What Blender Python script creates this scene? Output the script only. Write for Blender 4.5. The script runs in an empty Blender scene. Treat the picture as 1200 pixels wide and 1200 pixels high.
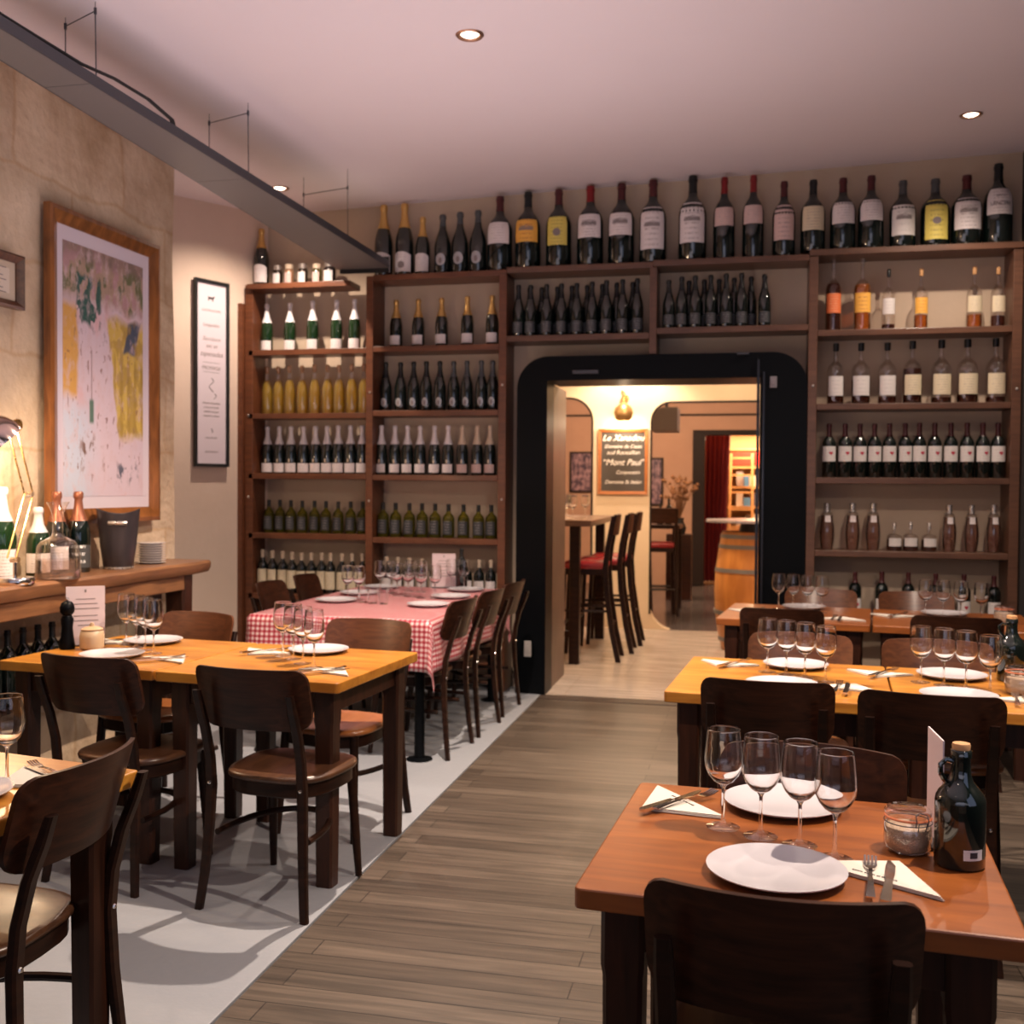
import bpy, math, random
from mathutils import Vector, Matrix
random.seed(7)
S = bpy.context.scene
COL = S.collection
PI = math.pi

# ------------------------------------------------------------ camera, world, light, exposure
cd = bpy.data.cameras.new('camera'); cam = bpy.data.objects.new('camera', cd); COL.objects.link(cam)
yaw, pitch, roll = .217961, .0237894, .0073208
fw = Vector((-math.sin(yaw), math.cos(yaw), 0)); rt = Vector((math.cos(yaw), math.sin(yaw), 0)); up = Vector((0, 0, 1))
fw2 = fw*math.cos(pitch)-up*math.sin(pitch); up2 = up*math.cos(pitch)+fw*math.sin(pitch)
r3 = rt*math.cos(roll)+up2*math.sin(roll); u3 = up2*math.cos(roll)-rt*math.sin(roll)
cam.matrix_world = Matrix(((r3.x, u3.x, -fw2.x, 0), (r3.y, u3.y, -fw2.y, 0), (r3.z, u3.z, -fw2.z, 1.45), (0, 0, 0, 1)))
cd.sensor_width = 36; cd.lens = 36*1244.9/1200; cd.clip_start = .05
cd.dof.use_dof = True; cd.dof.focus_distance = 2.5; cd.dof.aperture_fstop = 5.0
S.camera = cam
W = bpy.data.worlds.new('world'); S.world = W; W.use_nodes = True
W.node_tree.nodes['Background'].inputs[0].default_value = (.20, .23, .34, 1)
W.node_tree.nodes['Background'].inputs[1].default_value = .05
S.view_settings.view_transform = 'Standard'; S.view_settings.look = 'None'
S.view_settings.gamma = 1; S.view_settings.use_curve_mapping = False
S.view_settings.exposure = -0.32
S.cycles.transparent_max_bounces = 40
S.cycles.max_bounces = 8

def light(kind, loc, power, col, target=None, size=.05, spot=None, blend=.5, sy=None):
    l = bpy.data.lights.new('scene_light', kind); l.energy = power; l.color = col
    if kind == 'AREA':
        l.size = size
        if sy: l.shape = 'RECTANGLE'; l.size_y = sy
    else: l.shadow_soft_size = size
    if kind == 'SPOT': l.spot_size = math.radians(spot); l.spot_blend = blend
    o = bpy.data.objects.new('scene_light', l); COL.objects.link(o); o.location = loc
    if target is not None:
        o.rotation_euler = (Vector(target)-Vector(loc)).to_track_quat('-Z', 'Y').to_euler()
    return o
CEIL = 3.70
def cz(x, y): return 3.595+.03*x-.05*(7.5-max(y, 2.5))   # the ceiling sags a little towards the viewer and the left
WARM = (1, .80, .64); COOL = (.80, .80, 1.0)
# daylight entering by the shop window behind the camera and the side window near it
light('AREA', (-.6, -2.35, 1.9), 12, (.80, .78, 1.0), (-.6, 3, 2.2), 3.4, sy=2.0)
# added pair of upward fill lights without fixtures, standing in for ceiling bounce
light('AREA', (-1.2, 3.4, 1.30), 58, (1, .89, .98), (-1.2, 3.4, 4), 2.6, sy=5.0)
light('AREA', (.3, -.2, 1.6), 14, (.92, .87, 1.0), (.3, 1.2, 4), 2.0, sy=2.0)
light('AREA', (1.66, .6, 1.7), 9, (.60, .68, 1.0), (-1, 1.6, .9), 1.5, sy=1.6)
# recessed spots (lamps of the ceiling_spotlight things, incl. those above and behind the viewer)
SPOTS = [(-1.20, 4.50, 900), (1.212, 6.495, 170), (-3.117, 6.73, 200), (1.2, 4.35, 270), (1.15, 2.3, 560), (-2.4, 2.7, 35), (-1.0, .2, 10)]
AIM = {4: (.1, 2.6, 0)}; CONE = {0: 124, 2: 140}
for i, (x, y, p) in enumerate(SPOTS):
    light('SPOT', (x, y, cz(x, y)-.035), p, WARM, AIM.get(i, (x, y, 0)), .022, CONE.get(i, 146), .95)

# ------------------------------------------------------------ materials
def nt(name):
    m = bpy.data.materials.new(name); m.use_nodes = True
    return m, m.node_tree.nodes, m.node_tree.links, m.node_tree.nodes['Principled BSDF']
def M(name, col, rough=.5, metal=0, coat=0, bump=0, bscale=60, spec=.5):
    m, n, l, b = nt(name)
    b.inputs['Base Color'].default_value = (*col, 1); b.inputs['Roughness'].default_value = rough
    b.inputs['Metallic'].default_value = metal; b.inputs['Coat Weight'].default_value = coat
    b.inputs['Coat Roughness'].default_value = .08; b.inputs['Specular IOR Level'].default_value = spec
    tc = n.new('ShaderNodeTexCoord'); nz = n.new('ShaderNodeTexNoise'); nz.inputs['Scale'].default_value = bscale
    l.new(tc.outputs['Object'], nz.inputs['Vector'])
    mr = n.new('ShaderNodeMapRange'); mr.inputs[3].default_value = max(0, rough-.05); mr.inputs[4].default_value = min(1, rough+.05)
    l.new(nz.outputs[0], mr.inputs[0]); l.new(mr.outputs[0], b.inputs['Roughness'])
    if bump:
        bp = n.new('ShaderNodeBump'); bp.inputs['Strength'].default_value = bump; bp.inputs['Distance'].default_value = .01
        l.new(nz.outputs[0], bp.inputs['Height']); l.new(bp.outputs[0], b.inputs['Normal'])
    return m
def wood(name, c1, c2, rough=.35, scale=(3, 40, 40), coat=.2, bump=.08, big=2.2, spec=.5):
    m, n, l, b = nt(name)
    tc = n.new('ShaderNodeTexCoord'); mp = n.new('ShaderNodeMapping'); mp.inputs['Scale'].default_value = scale
    nz = n.new('ShaderNodeTexNoise'); nz.inputs['Scale'].default_value = 1; nz.inputs['Detail'].default_value = 6; nz.inputs['Distortion'].default_value = .6
    l.new(tc.outputs['Object'], mp.inputs[0]); l.new(mp.outputs[0], nz.inputs['Vector'])
    n2 = n.new('ShaderNodeTexNoise'); n2.inputs['Scale'].default_value = big; l.new(tc.outputs['Object'], n2.inputs['Vector'])
    ad = n.new('ShaderNodeMath'); ad.operation = 'MULTIPLY_ADD'; ad.inputs[1].default_value = .6; l.new(nz.outputs[0], ad.inputs[0])
    ml = n.new('ShaderNodeMath'); ml.operation = 'MULTIPLY'; ml.inputs[1].default_value = .4; l.new(n2.outputs[0], ml.inputs[0]); l.new(ml.outputs[0], ad.inputs[2])
    cr = n.new('ShaderNodeValToRGB'); cr.color_ramp.elements[0].position = .36; cr.color_ramp.elements[1].position = .64
    cr.color_ramp.elements[0].color = (*c1, 1); cr.color_ramp.elements[1].color = (*c2, 1)
    l.new(ad.outputs[0], cr.inputs[0]); l.new(cr.outputs[0], b.inputs['Base Color'])
    b.inputs['Roughness'].default_value = rough; b.inputs['Coat Weight'].default_value = coat; b.inputs['Coat Roughness'].default_value = .2; b.inputs['Specular IOR Level'].default_value = spec
    bp = n.new('ShaderNodeBump'); bp.inputs['Strength'].default_value = bump; bp.inputs['Distance'].default_value = .004
    l.new(nz.outputs[0], bp.inputs['Height']); l.new(bp.outputs[0], b.inputs['Normal'])
    return m
def thin_glass(name, tint=(.97, .98, .98), base=.03, edge=.85, rough=.015, pw=4.0):
    m = bpy.data.materials.new(name); m.use_nodes = True; n = m.node_tree.nodes; l = m.node_tree.links; n.clear()
    o = n.new('ShaderNodeOutputMaterial'); mx = n.new('ShaderNodeMixShader'); t = n.new('ShaderNodeBsdfTransparent'); g = n.new('ShaderNodeBsdfGlossy')
    t.inputs[0].default_value = (*tint, 1); g.inputs['Roughness'].default_value = rough; g.inputs[0].default_value = (1, 1, 1, 1)
    lw = n.new('ShaderNodeLayerWeight'); lw.inputs[0].default_value = .5
    p = n.new('ShaderNodeMath'); p.operation = 'POWER'; p.inputs[1].default_value = pw; l.new(lw.outputs['Facing'], p.inputs[0])
    a = n.new('ShaderNodeMath'); a.operation = 'MULTIPLY_ADD'; a.inputs[1].default_value = edge; a.inputs[2].default_value = base; l.new(p.outputs[0], a.inputs[0])
    l.new(a.outputs[0], mx.inputs[0]); l.new(t.outputs[0], mx.inputs[1]); l.new(g.outputs[0], mx.inputs[2]); l.new(mx.outputs[0], o.inputs[0])
    return m
def emit(name, col, s):
    m = bpy.data.materials.new(name); m.use_nodes = True; n = m.node_tree.nodes; l = m.node_tree.links; n.clear()
    o = n.new('ShaderNodeOutputMaterial'); e = n.new('ShaderNodeEmission'); e.inputs[0].default_value = (*col, 1); e.inputs[1].default_value = s
    l.new(e.outputs[0], o.inputs[0]); return m
def liquid(name, col, tint, dens=.45):
    m = bpy.data.materials.new(name); m.use_nodes = True; n = m.node_tree.nodes; l = m.node_tree.links; n.clear()
    o = n.new('ShaderNodeOutputMaterial'); t = n.new('ShaderNodeBsdfTransparent'); t.inputs[0].default_value = (*tint, 1)
    d = n.new('ShaderNodeBsdfTranslucent'); d.inputs[0].default_value = (*col, 1); df = n.new('ShaderNodeBsdfDiffuse'); df.inputs[0].default_value = (*col, 1)
    g = n.new('ShaderNodeBsdfGlossy'); g.inputs['Roughness'].default_value = .05
    m1 = n.new('ShaderNodeMixShader'); m1.inputs[0].default_value = .5; l.new(d.outputs[0], m1.inputs[1]); l.new(df.outputs[0], m1.inputs[2])
    m2 = n.new('ShaderNodeMixShader'); m2.inputs[0].default_value = dens; l.new(t.outputs[0], m2.inputs[1]); l.new(m1.outputs[0], m2.inputs[2])
    m3 = n.new('ShaderNodeMixShader'); lw = n.new('ShaderNodeLayerWeight'); lw.inputs[0].default_value = .25
    l.new(lw.outputs['Fresnel'], m3.inputs[0]); l.new(m2.outputs[0], m3.inputs[1]); l.new(g.outputs[0], m3.inputs[2]); l.new(m3.outputs[0], o.inputs[0])
    return m
def paper(name, col, ink=(.25, .2, .2), lines=8, amt=.55):
    # label paper with faint printed lines
    m, n, l, b = nt(name)
    tc = n.new('ShaderNodeTexCoord'); sp = n.new('ShaderNodeSeparateXYZ'); l.new(tc.outputs['Generated'], sp.inputs[0])
    def mt(op, a, v=None, c=None):
        x = n.new('ShaderNodeMath'); x.operation = op
        l.new(a, x.inputs[0])
        if v is not None:
            if isinstance(v, (int, float)): x.inputs[1].default_value = v
            else: l.new(v, x.inputs[1])
        return x.outputs[0]
    z = mt('FRACT', mt('MULTIPLY', sp.outputs[2], lines)); zm = mt('GREATER_THAN', z, .62)
    xa = mt('ABSOLUTE', mt('SUBTRACT', sp.outputs[0], .5)); xm = mt('LESS_THAN', xa, .30)
    mp = n.new('ShaderNodeMapping'); mp.inputs['Scale'].default_value = (22, 0, lines); l.new(tc.outputs['Generated'], mp.inputs[0])
    nz = n.new('ShaderNodeTexNoise'); nz.inputs['Scale'].default_value = 1; l.new(mp.outputs[0], nz.inputs['Vector'])
    nm = mt('GREATER_THAN', nz.outputs[0], .5)
    f = mt('MULTIPLY', mt('MULTIPLY', mt('MULTIPLY', zm, xm), nm), amt)
    mx = n.new('ShaderNodeMix'); mx.data_type = 'RGBA'; l.new(f, mx.inputs[0]); mx.inputs[6].default_value = (*col, 1); mx.inputs[7].default_value = (*ink, 1)
    l.new(mx.outputs[2], b.inputs['Base Color']); b.inputs['Roughness'].default_value = .6
    return m

DK = wood('dark_stained_wood', (.008, .003, .0022), (.026, .009, .0045), .38, (6, 6, 40), .05, .05, spec=.2)
DKP = wood('dark_plywood', (.014, .0046, .0028), (.052, .0165, .0075), .36, (5, 60, 60), .06, .05, spec=.22)
CHW = wood('chair_brown_wood', (.06, .02, .009), (.13, .045, .018), .3, (5, 60, 60), .4, .05)
SEATM = wood('seat_wood', (.03, .011, .006), (.10, .042, .018), .34, (30, 4, 30), .15, .05)
SEATO = wood('orange_seat_wood', (.22, .07, .02), (.36, .13, .035), .3, (30, 4, 30), .4, .05)
TOP = wood('honey_table_wood', (.32, .11, .012), (.52, .23, .032), .34, (4, 26, 26), .12, .06)
TOPR = wood('reddish_table_wood', (.17, .046, .010), (.31, .092, .017), .32, (4, 26, 26), .15, .06)
LEG = wood('table_leg_wood', (.016, .0052, .0028), (.046, .014, .0065), .4, (40, 40, 5), .08, .06, spec=.3)
SHELF = wood('shelf_wood', (.085, .027, .012), (.16, .052, .020), .42, (4, 40, 40), .1, .08)
SHELFR = wood('shelf_walnut', (.075, .032, .018), (.14, .062, .034), .4, (4, 40, 40), .1, .08)
BENCH = wood('bench_wood', (.12, .05, .022), (.26, .115, .045), .42, (40, 4, 40), .1, .12)
FRAMEW = wood('picture_frame_wood', (.13, .045, .012), (.30, .11, .03), .3, (30, 30, 6), .3, .08)
LEAF = wood('door_lining_wood', (.075, .045, .034), (.135, .085, .064), .45, (60, 60, 3), .05, .05)
BLACK = M('black_gloss_paint', (.002, .0026, .0036), .4, spec=.10)
BLKM = M('black_matt', (.008, .008, .009), .5)
PLATE = M('white_porcelain', (.56, .54, .575), .14, coat=.3)
NAPK = M('cream_paper_napkin', (.62, .57, .50), .75, bump=.05)
CHROME = M('polished_steel', (.75, .72, .70), .13, 1)
BRASS = M('brass', (.55, .36, .14), .28, 1)
STEEL = M('galvanised_steel', (.20, .19, .185), .48, .35, bump=.05, bscale=300)
STEELD = M('dark_cable_tray_edge', (.06, .062, .075), .4, .3)
BOT = M('black_green_bottle_glass', (.003, .007, .006), .06, coat=.6, spec=.7)
BOTG = M('green_bottle_glass', (.007, .026, .008), .08, coat=.5, spec=.7)
BOTY = liquid('olive_white_wine_glass', (.26, .24, .03), (.72, .70, .22), .3)
AMB = liquid('amber_liqueur', (1.0, .74, .12), (1, .82, .26), .42)
BRN = liquid('brown_spirit', (.16, .035, .012), (.30, .08, .03), .4)
AMB2 = liquid('amber_spirit', (.85, .30, .04), (.95, .50, .12), .3)
ROSE = liquid('pink_rose', (.50, .30, .26), (.86, .70, .64), .12)
CLR = thin_glass('clear_spirit_glass', (.93, .91, .90), .09, .95, .03, 2.4)
WGL = thin_glass('wine_glass_crystal', (.975, .975, .975), .05, 1.0, .02, 2.3)
g_, n_, l_, b_ = nt('solid_crystal'); b_.inputs['Transmission Weight'].default_value = 1; b_.inputs['Roughness'].default_value = .0; b_.inputs['IOR'].default_value = 1.5; b_.inputs['Base Color'].default_value = (1, 1, 1, 1); SGL = g_
WATER = thin_glass('decanter_glass', (.96, .93, .90), .09, 1.0, .04, 2.4)
L_W = paper('white_label', (.72, .66, .66)); L_C = paper('cream_label', (.66, .57, .40)); L_Y = paper('yellow_label', (.66, .55, .12), (.2, .15, .05))
L_O = paper('orange_yellow_label', (.80, .42, .07), (.35, .06, .03), 5); L_OR = paper('orange_label', (.75, .17, .05), (.8, .5, .3)); L_P = paper('pinkish_label', (.62, .45, .42))
L_D = paper('dark_label', (.03, .033, .038), (.30, .29, .30), 5, .8); L_N = paper('black_and_white_label', (.05, .05, .05), (.8, .8, .8), 3, 1)
L_BW = paper('off_white_label', (.68, .64, .62), (.3, .3, .3), 5, .3)
EMB = M('silver_emblem', (.42, .42, .44), .35, .4)
REDHEART = M('red_heart_ink', (.42, .015, .05), .5)
INK = M('black_ink', (.03, .025, .03), .6)
FW = M('white_foil', (.74, .70, .72), .35, .1); FG = M('gold_foil', (.66, .40, .13), .3, .6); FB = M('black_foil', (.006, .007, .008), .35)
FR = M('red_wax', (.20, .008, .010), .35); FDR = M('dark_red_foil', (.065, .008, .010), .35); FGY = M('grey_foil', (.06, .065, .07), .35); FCR = M('cream_foil', (.60, .48, .36), .4)
FCU = M('copper_foil', (.32, .12, .07), .35, .5); SILV = M('silver_cap', (.55, .5, .46), .28, .8); CORK = M('cork', (.50, .27, .12), .8)
MARKS = M('grey_ink', (.22, .18, .18), .7)

# ------------------------------------------------------------ mesh helpers
class MB:
    def __init__(s): s.v = []; s.f = []; s.uv = None
    def add(s, vs, fs, mat=None):
        k = len(s.v)
        s.v += [tuple(mat @ Vector(v)) if mat else tuple(v) for v in vs]; s.f += [tuple(i+k for i in f) for f in fs]; return s
    def box(s, a, b, mat=None):
        (x0, y0, z0), (x1, y1, z1) = a, b
        return s.add([(x0, y0, z0), (x1, y0, z0), (x1, y1, z0), (x0, y1, z0), (x0, y0, z1), (x1, y0, z1), (x1, y1, z1), (x0, y1, z1)],
                     [(0, 3, 2, 1), (4, 5, 6, 7), (0, 1, 5, 4), (1, 2, 6, 5), (2, 3, 7, 6), (3, 0, 4, 7)], mat)
    def loft(s, rings, cap=True, mat=None, closed=True):
        n = len(rings[0]); vs = [p for r in rings for p in r]; fs = []
        for i in range(len(rings)-1):
            for j in range(n if closed else n-1):
                k = (j+1) % n; fs.append((i*n+j, i*n+k, (i+1)*n+k, (i+1)*n+j))
        if cap: fs.append(tuple(range(n-1, -1, -1))); fs.append(tuple((len(rings)-1)*n+j for j in range(n)))
        return s.add(vs, fs, mat)
    def lathe(s, prof, seg=20, mat=None, sx=1, sy=1):
        rings = []; 
        for r, z in prof: rings.append([(r*sx*math.cos(2*PI*j/seg), r*sy*math.sin(2*PI*j/seg), z) for j in range(seg)])
        return s.loft(rings, prof[0][0] > 1e-6 and prof[-1][0] > 1e-6 and False, mat)
    def post(s, pts, wx, wy, mat=None, rr=.3, taper=None):
        rings = []
        for i, p in enumerate(pts):
            t = taper[i] if taper else 1
            a, b = wx/2*t, wy/2*t; c = min(a, b)*rr
            o = [(a-c, -b), (a, -b+c), (a, b-c), (a-c, b), (-a+c, b), (-a, b-c), (-a, -b+c), (-a+c, -b)]
            rings.append([(p[0]+x, p[1]+y, p[2]) for x, y in o])
        return s.loft(rings, True, mat)
    def tube(s, pts, r, seg=8, mat=None, close=False):
        P_ = [Vector(p) for p in pts]; n = len(P_); rings = []; up = None
        for i, p in enumerate(P_):
            if close: t = P_[(i+1) % n]-P_[i-1]
            else: t = P_[min(i+1, n-1)]-P_[max(i-1, 0)]
            t.normalize()
            if up is None: up = t.orthogonal().normalized()
            up = (up-t*up.dot(t)).normalized(); sd = t.cross(up)
            ri = r[i] if isinstance(r, (list, tuple)) else r
            rings.append([tuple(p+(up*math.cos(2*PI*j/seg)+sd*math.sin(2*PI*j/seg))*ri) for j in range(seg)])
        if close: rings.append(rings[0])
        return s.loft(rings, not close, mat)
    def prism(s, poly, y0, y1, mat=None):   # poly in xz, extruded along y
        n = len(poly); vs = [(x, y0, z) for x, z in poly]+[(x, y1, z) for x, z in poly]
        return s.add(vs, [tuple(range(n)), tuple(range(2*n-1, n-1, -1))]+[(i, i+n, (i+1) % n+n, (i+1) % n) for i in range(n)], mat)
    def mesh(s, name, m, smooth=False, ang=40):
        me = bpy.data.meshes.new(name); me.from_pydata(s.v, [], s.f); me.update()
        if m: me.materials.append(m)
        if smooth:
            me.polygons.foreach_set('use_smooth', [True]*len(me.polygons)); me.set_sharp_from_angle(angle=math.radians(ang))
        return me
def obj(name, me, parent=None, loc=(0, 0, 0), rz=0, bevel=0, label=None):
    o = bpy.data.objects.new(name, me); COL.objects.link(o); o.location = loc; o.rotation_euler = (0, 0, rz)
    if parent: o.parent = parent
    if bevel:
        b = o.modifiers.new('bevel', 'BEVEL'); b.width = bevel; b.segments = 2; b.limit_method = 'ANGLE'; b.angle_limit = math.radians(50)
    if label: o['label'] = label
    return o
def thing(name, label, cat, loc=(0, 0, 0), rz=0, group=None):
    o = bpy.data.objects.new(name, None); COL.objects.link(o); o.empty_display_size = .05
    o.location = loc; o.rotation_euler = (0, 0, rz); return tag(o, label, cat, group)
def tag(o, label, cat, group=None, kind=None):
    o['label'] = label; o['category'] = cat
    if group: o['group'] = group
    if kind: o['kind'] = kind
    return o
def struct(name, mb, m, bevel=0, smooth=False, parent=None):
    o = obj(name, mb.mesh(name, m, smooth), bevel=bevel, parent=parent)
    if not parent: o['kind'] = 'structure'
    return o
def dup(root, loc, rz, label, group=None, scale=None):
    r = root.copy(); COL.objects.link(r); r.location = loc; r.rotation_euler = (0, 0, rz); r['label'] = label
    if group: r['group'] = group
    if scale: r.scale = scale
    for ch in root.children:
        c = ch.copy(); COL.objects.link(c); c.parent = r
        for g in ch.children:
            d = g.copy(); COL.objects.link(d); d.parent = c
    return r
class Kind:      # first call moves the prototype, later ones copy it
    def __init__(s, make): s.make = make; s.root = None; s.used = False
    def __call__(s, loc, rz, label, group=None, scale=None):
        if s.root is None:
            s.root = s.make(); o = s.root
            o.location = loc; o.rotation_euler = (0, 0, rz); o['label'] = label
            if group: o['group'] = group
            s.first = o
            # keep an unscaled template: scale is applied after children are read
            if scale: o.scale = scale
            return o
        return dup(s.root, loc, rz, label, group, scale or (1, 1, 1))
ORD = ['first', 'second', 'third', 'fourth', 'fifth', 'sixth', 'seventh', 'eighth', 'ninth', 'tenth', 'eleventh', 'twelfth']
def rrect(w, d, r, n=5, cx=0, cy=0):
    p = []
    for (sx, sy, a0) in ((1, -1, -PI/2), (1, 1, 0), (-1, 1, PI/2), (-1, -1, PI)):
        for k in range(n+1):
            a = a0+PI/2*k/n; p.append((cx+sx*(w/2-r)+r*math.cos(a), cy+sy*(d/2-r)+r*math.sin(a)))
    return p

# ------------------------------------------------------------ structure: this room
def plaster(name, c1, c2, bump=.15, sc=1.6, rough=.85):
    m, n, l, b = nt(name)
    tc = n.new('ShaderNodeTexCoord'); nz = n.new('ShaderNodeTexNoise'); nz.inputs['Scale'].default_value = sc; nz.inputs['Detail'].default_value = 8; nz.inputs['Roughness'].default_value = .65
    l.new(tc.outputs['Object'], nz.inputs['Vector'])
    cr = n.new('ShaderNodeValToRGB'); cr.color_ramp.elements[0].position = .3; cr.color_ramp.elements[1].position = .7
    cr.color_ramp.elements[0].color = (*c1, 1); cr.color_ramp.elements[1].color = (*c2, 1)
    l.new(nz.outputs[0], cr.inputs[0]); l.new(cr.outputs[0], b.inputs['Base Color']); b.inputs['Roughness'].default_value = rough
    n2 = n.new('ShaderNodeTexNoise'); n2.inputs['Scale'].default_value = 22; n2.inputs['Detail'].default_value = 5; l.new(tc.outputs['Object'], n2.inputs['Vector'])
    bp = n.new('ShaderNodeBump'); bp.inputs['Strength'].default_value = bump; bp.inputs['Distance'].default_value = .03; l.new(n2.outputs[0], bp.inputs['Height']); l.new(bp.outputs[0], b.inputs['Normal'])
    return m, n, l, b, cr, nz
BACKW = plaster('beige_wallpaper', (.50, .39, .29), (.56, .44, .33), .06)[0]
SMOOTHW = plaster('cream_plaster', (.60, .47, .38), (.66, .52, .43), .05)[0]
CEILM = plaster('ceiling_paint', (.78, .70, .72), (.81, .73, .75), .02, .6)[0]
DARKW = M('dark_painted_wall', (.02, .017, .016), .6)
# stone wall: large faint limewashed blocks
STONE, n, l, b, cr, nz = plaster('limewashed_stone', (.36, .235, .13), (.72, .57, .41), .4, 1.7)
tc = n.new('ShaderNodeTexCoord'); sp = n.new('ShaderNodeSeparateXYZ'); cb = n.new('ShaderNodeCombineXYZ'); l.new(tc.outputs['Object'], sp.inputs[0])
wn = n.new('ShaderNodeTexNoise'); wn.inputs['Scale'].default_value = 3.5; l.new(tc.outputs['Object'], wn.inputs['Vector'])
mu = n.new('ShaderNodeMath'); mu.operation = 'MULTIPLY_ADD'; mu.inputs[1].default_value = .12; l.new(wn.outputs[0], mu.inputs[0]); l.new(sp.outputs[2], mu.inputs[2])
mu2 = n.new('ShaderNodeMath'); mu2.operation = 'MULTIPLY_ADD'; mu2.inputs[1].default_value = .10; l.new(wn.outputs[0], mu2.inputs[0]); l.new(sp.outputs[1], mu2.inputs[2])
l.new(mu2.outputs[0], cb.inputs[0]); l.new(mu.outputs[0], cb.inputs[1])
br = n.new('ShaderNodeTexBrick'); br.inputs['Scale'].default_value = 1; br.inputs['Brick Width'].default_value = .85; br.inputs['Row Height'].default_value = .42
br.inputs['Mortar Size'].default_value = .018; br.inputs['Mortar Smooth'].default_value = 1; br.inputs['Color1'].default_value = (1, 1, 1, 1); br.inputs['Color2'].default_value = (.86, .86, .88, 1); br.inputs['Mortar'].default_value = (.78, .68, .56, 1)
l.new(cb.outputs[0], br.inputs['Vector'])
mx = n.new('ShaderNodeMix'); mx.data_type = 'RGBA'; mx.blend_type = 'MULTIPLY'; mx.inputs[0].default_value = .7
l.new(cr.outputs[0], mx.inputs[6]); l.new(br.outputs[0], mx.inputs[7]); l.new(mx.outputs[2], b.inputs['Base Color'])

def planks(name, c1, c2, c3, rough, bw=1.5, rh=.13):
    m, n, l, b = nt(name)
    tc = n.new('ShaderNodeTexCoord'); br = n.new('ShaderNodeTexBrick'); br.inputs['Scale'].default_value = 1
    br.inputs['Brick Width'].default_value = bw; br.inputs['Row Height'].default_value = rh; br.inputs['Mortar Size'].default_value = .0022; br.inputs['Bias'].default_value = 0
    br.inputs['Color1'].default_value = (*c1, 1); br.inputs['Color2'].default_value = (*c2, 1); br.inputs['Mortar'].default_value = (*c3, 1); br.offset = .37
    l.new(tc.outputs['Object'], br.inputs['Vector'])
    mp = n.new('ShaderNodeMapping'); mp.inputs['Scale'].default_value = (2.2, 34, 10); l.new(tc.outputs['Object'], mp.inputs[0])
    nz = n.new('ShaderNodeTexNoise'); nz.inputs['Scale'].default_value = 1; nz.inputs['Detail'].default_value = 7; nz.inputs['Distortion'].default_value = .5; l.new(mp.outputs[0], nz.inputs['Vector'])
    mr = n.new('ShaderNodeMapRange'); mr.inputs[1].default_value = .3; mr.inputs[2].default_value = .7; mr.inputs[3].default_value = .55; mr.inputs[4].default_value = 1.3; l.new(nz.outputs[0], mr.inputs[0])
    mx = n.new('ShaderNodeMix'); mx.data_type = 'RGBA'; mx.blend_type = 'MULTIPLY'; mx.inputs[0].default_value = 1; l.new(br.outputs[0], mx.inputs[6]); l.new(mr.outputs[0], mx.inputs[7])
    l.new(mx.outputs[2], b.inputs['Base Color']); b.inputs['Roughness'].default_value = rough
    bp = n.new('ShaderNodeBump'); bp.inputs['Strength'].default_value = .25; bp.inputs['Distance'].default_value = .004; l.new(nz.outputs[0], bp.inputs['Height']); l.new(bp.outputs[0], b.inputs['Normal'])
    return m
FLOORW = planks('worn_oak_planks', (.058, .042, .031), (.102, .077, .058), (.018, .013, .010), .42, 1.3, .105)
FLOORT = planks('pale_stone_tiles', (.50, .42, .36), (.53, .45, .385), (.38, .31, .26), .25, .9, .9)
FLOORP = M('white_painted_floor', (.25, .262, .29), .5, bump=.12, bscale=35)
struct('floor', MB().box((-1.385, -2.6, -.1), (1.8, 7.24, 0)), FLOORW)
struct('floor', MB().box((-4.3, -2.6, -.1), (-1.39, 7.50, .006)), FLOORP, .003)
struct('floor', MB().box((-1.40, 7.245, -.1), (1.8, 7.72, .002)).box((-3.7, 7.7205, -.1), (1.8, 10.9, .002)), FLOORT)
struct('trim_1', MB().box((-1.40, 7.10, .0), (.15, 7.255, .004)), M('threshold_strip', (.05, .035, .028), .4))
ce = MB(); cx0, cx1 = -4.3, 1.8
ce.loft([[(cx0, y, cz(cx0, y)), (cx1, y, cz(cx1, y)), (cx1, y, 3.75), (cx0, y, 3.75)] for y in (-2.6, 2.5, 7.75)])
struct('ceiling', ce, CEILM)
# back wall with the doorway
wb = MB().box((-4.0, 7.5, 0), (-1.40, 7.72, CEIL)).box((.13, 7.5, 0), (1.8, 7.72, CEIL)).box((-1.40, 7.5, 2.2), (.13, 7.72, CEIL))
struct('wall_back', wb, BACKW)
# left wall: rough stone, then a recessed smooth plaster return
st = MB()
NY, NZ = 60, 36
def bumpy(y, z): return .35*(.012*math.sin(y*3.1+z*2.2)+.010*math.sin(z*5.3-y*1.7)+.006*math.sin(y*11+z*7))
vs = []; fs = []
for i in range(NY+1):
    for j in range(NZ+1):
        y = -2.6+8.17*i/NY; z = CEIL*j/NZ; vs.append((-3.225+bumpy(y, z)-.01, y, z))
for i in range(NY):
    for j in range(NZ): a = i*(NZ+1)+j; fs.append((a, a+NZ+1, a+NZ+2, a+1))
st.add(vs, fs)
k = NY*(NZ+1)
vs2 = [vs[k+j] for j in range(NZ+1)]+[(-4.25, 5.57, CEIL*j/NZ) for j in range(NZ+1)]
st.add(vs2, [(j, NZ+1+j, NZ+2+j, j+1) for j in range(NZ)])
st.box((-4.3, -2.6, 0), (-3.27, 5.56, CEIL))
struct('wall_left', st, STONE, smooth=True)
d = Vector((.37, .93, 0)).normalized(); A = Vector((-3.69, 7.14, 0))+d*.36; B = A-d*1.9; nrm = Vector((-.93, .37, 0)).normalized()*.1
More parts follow.
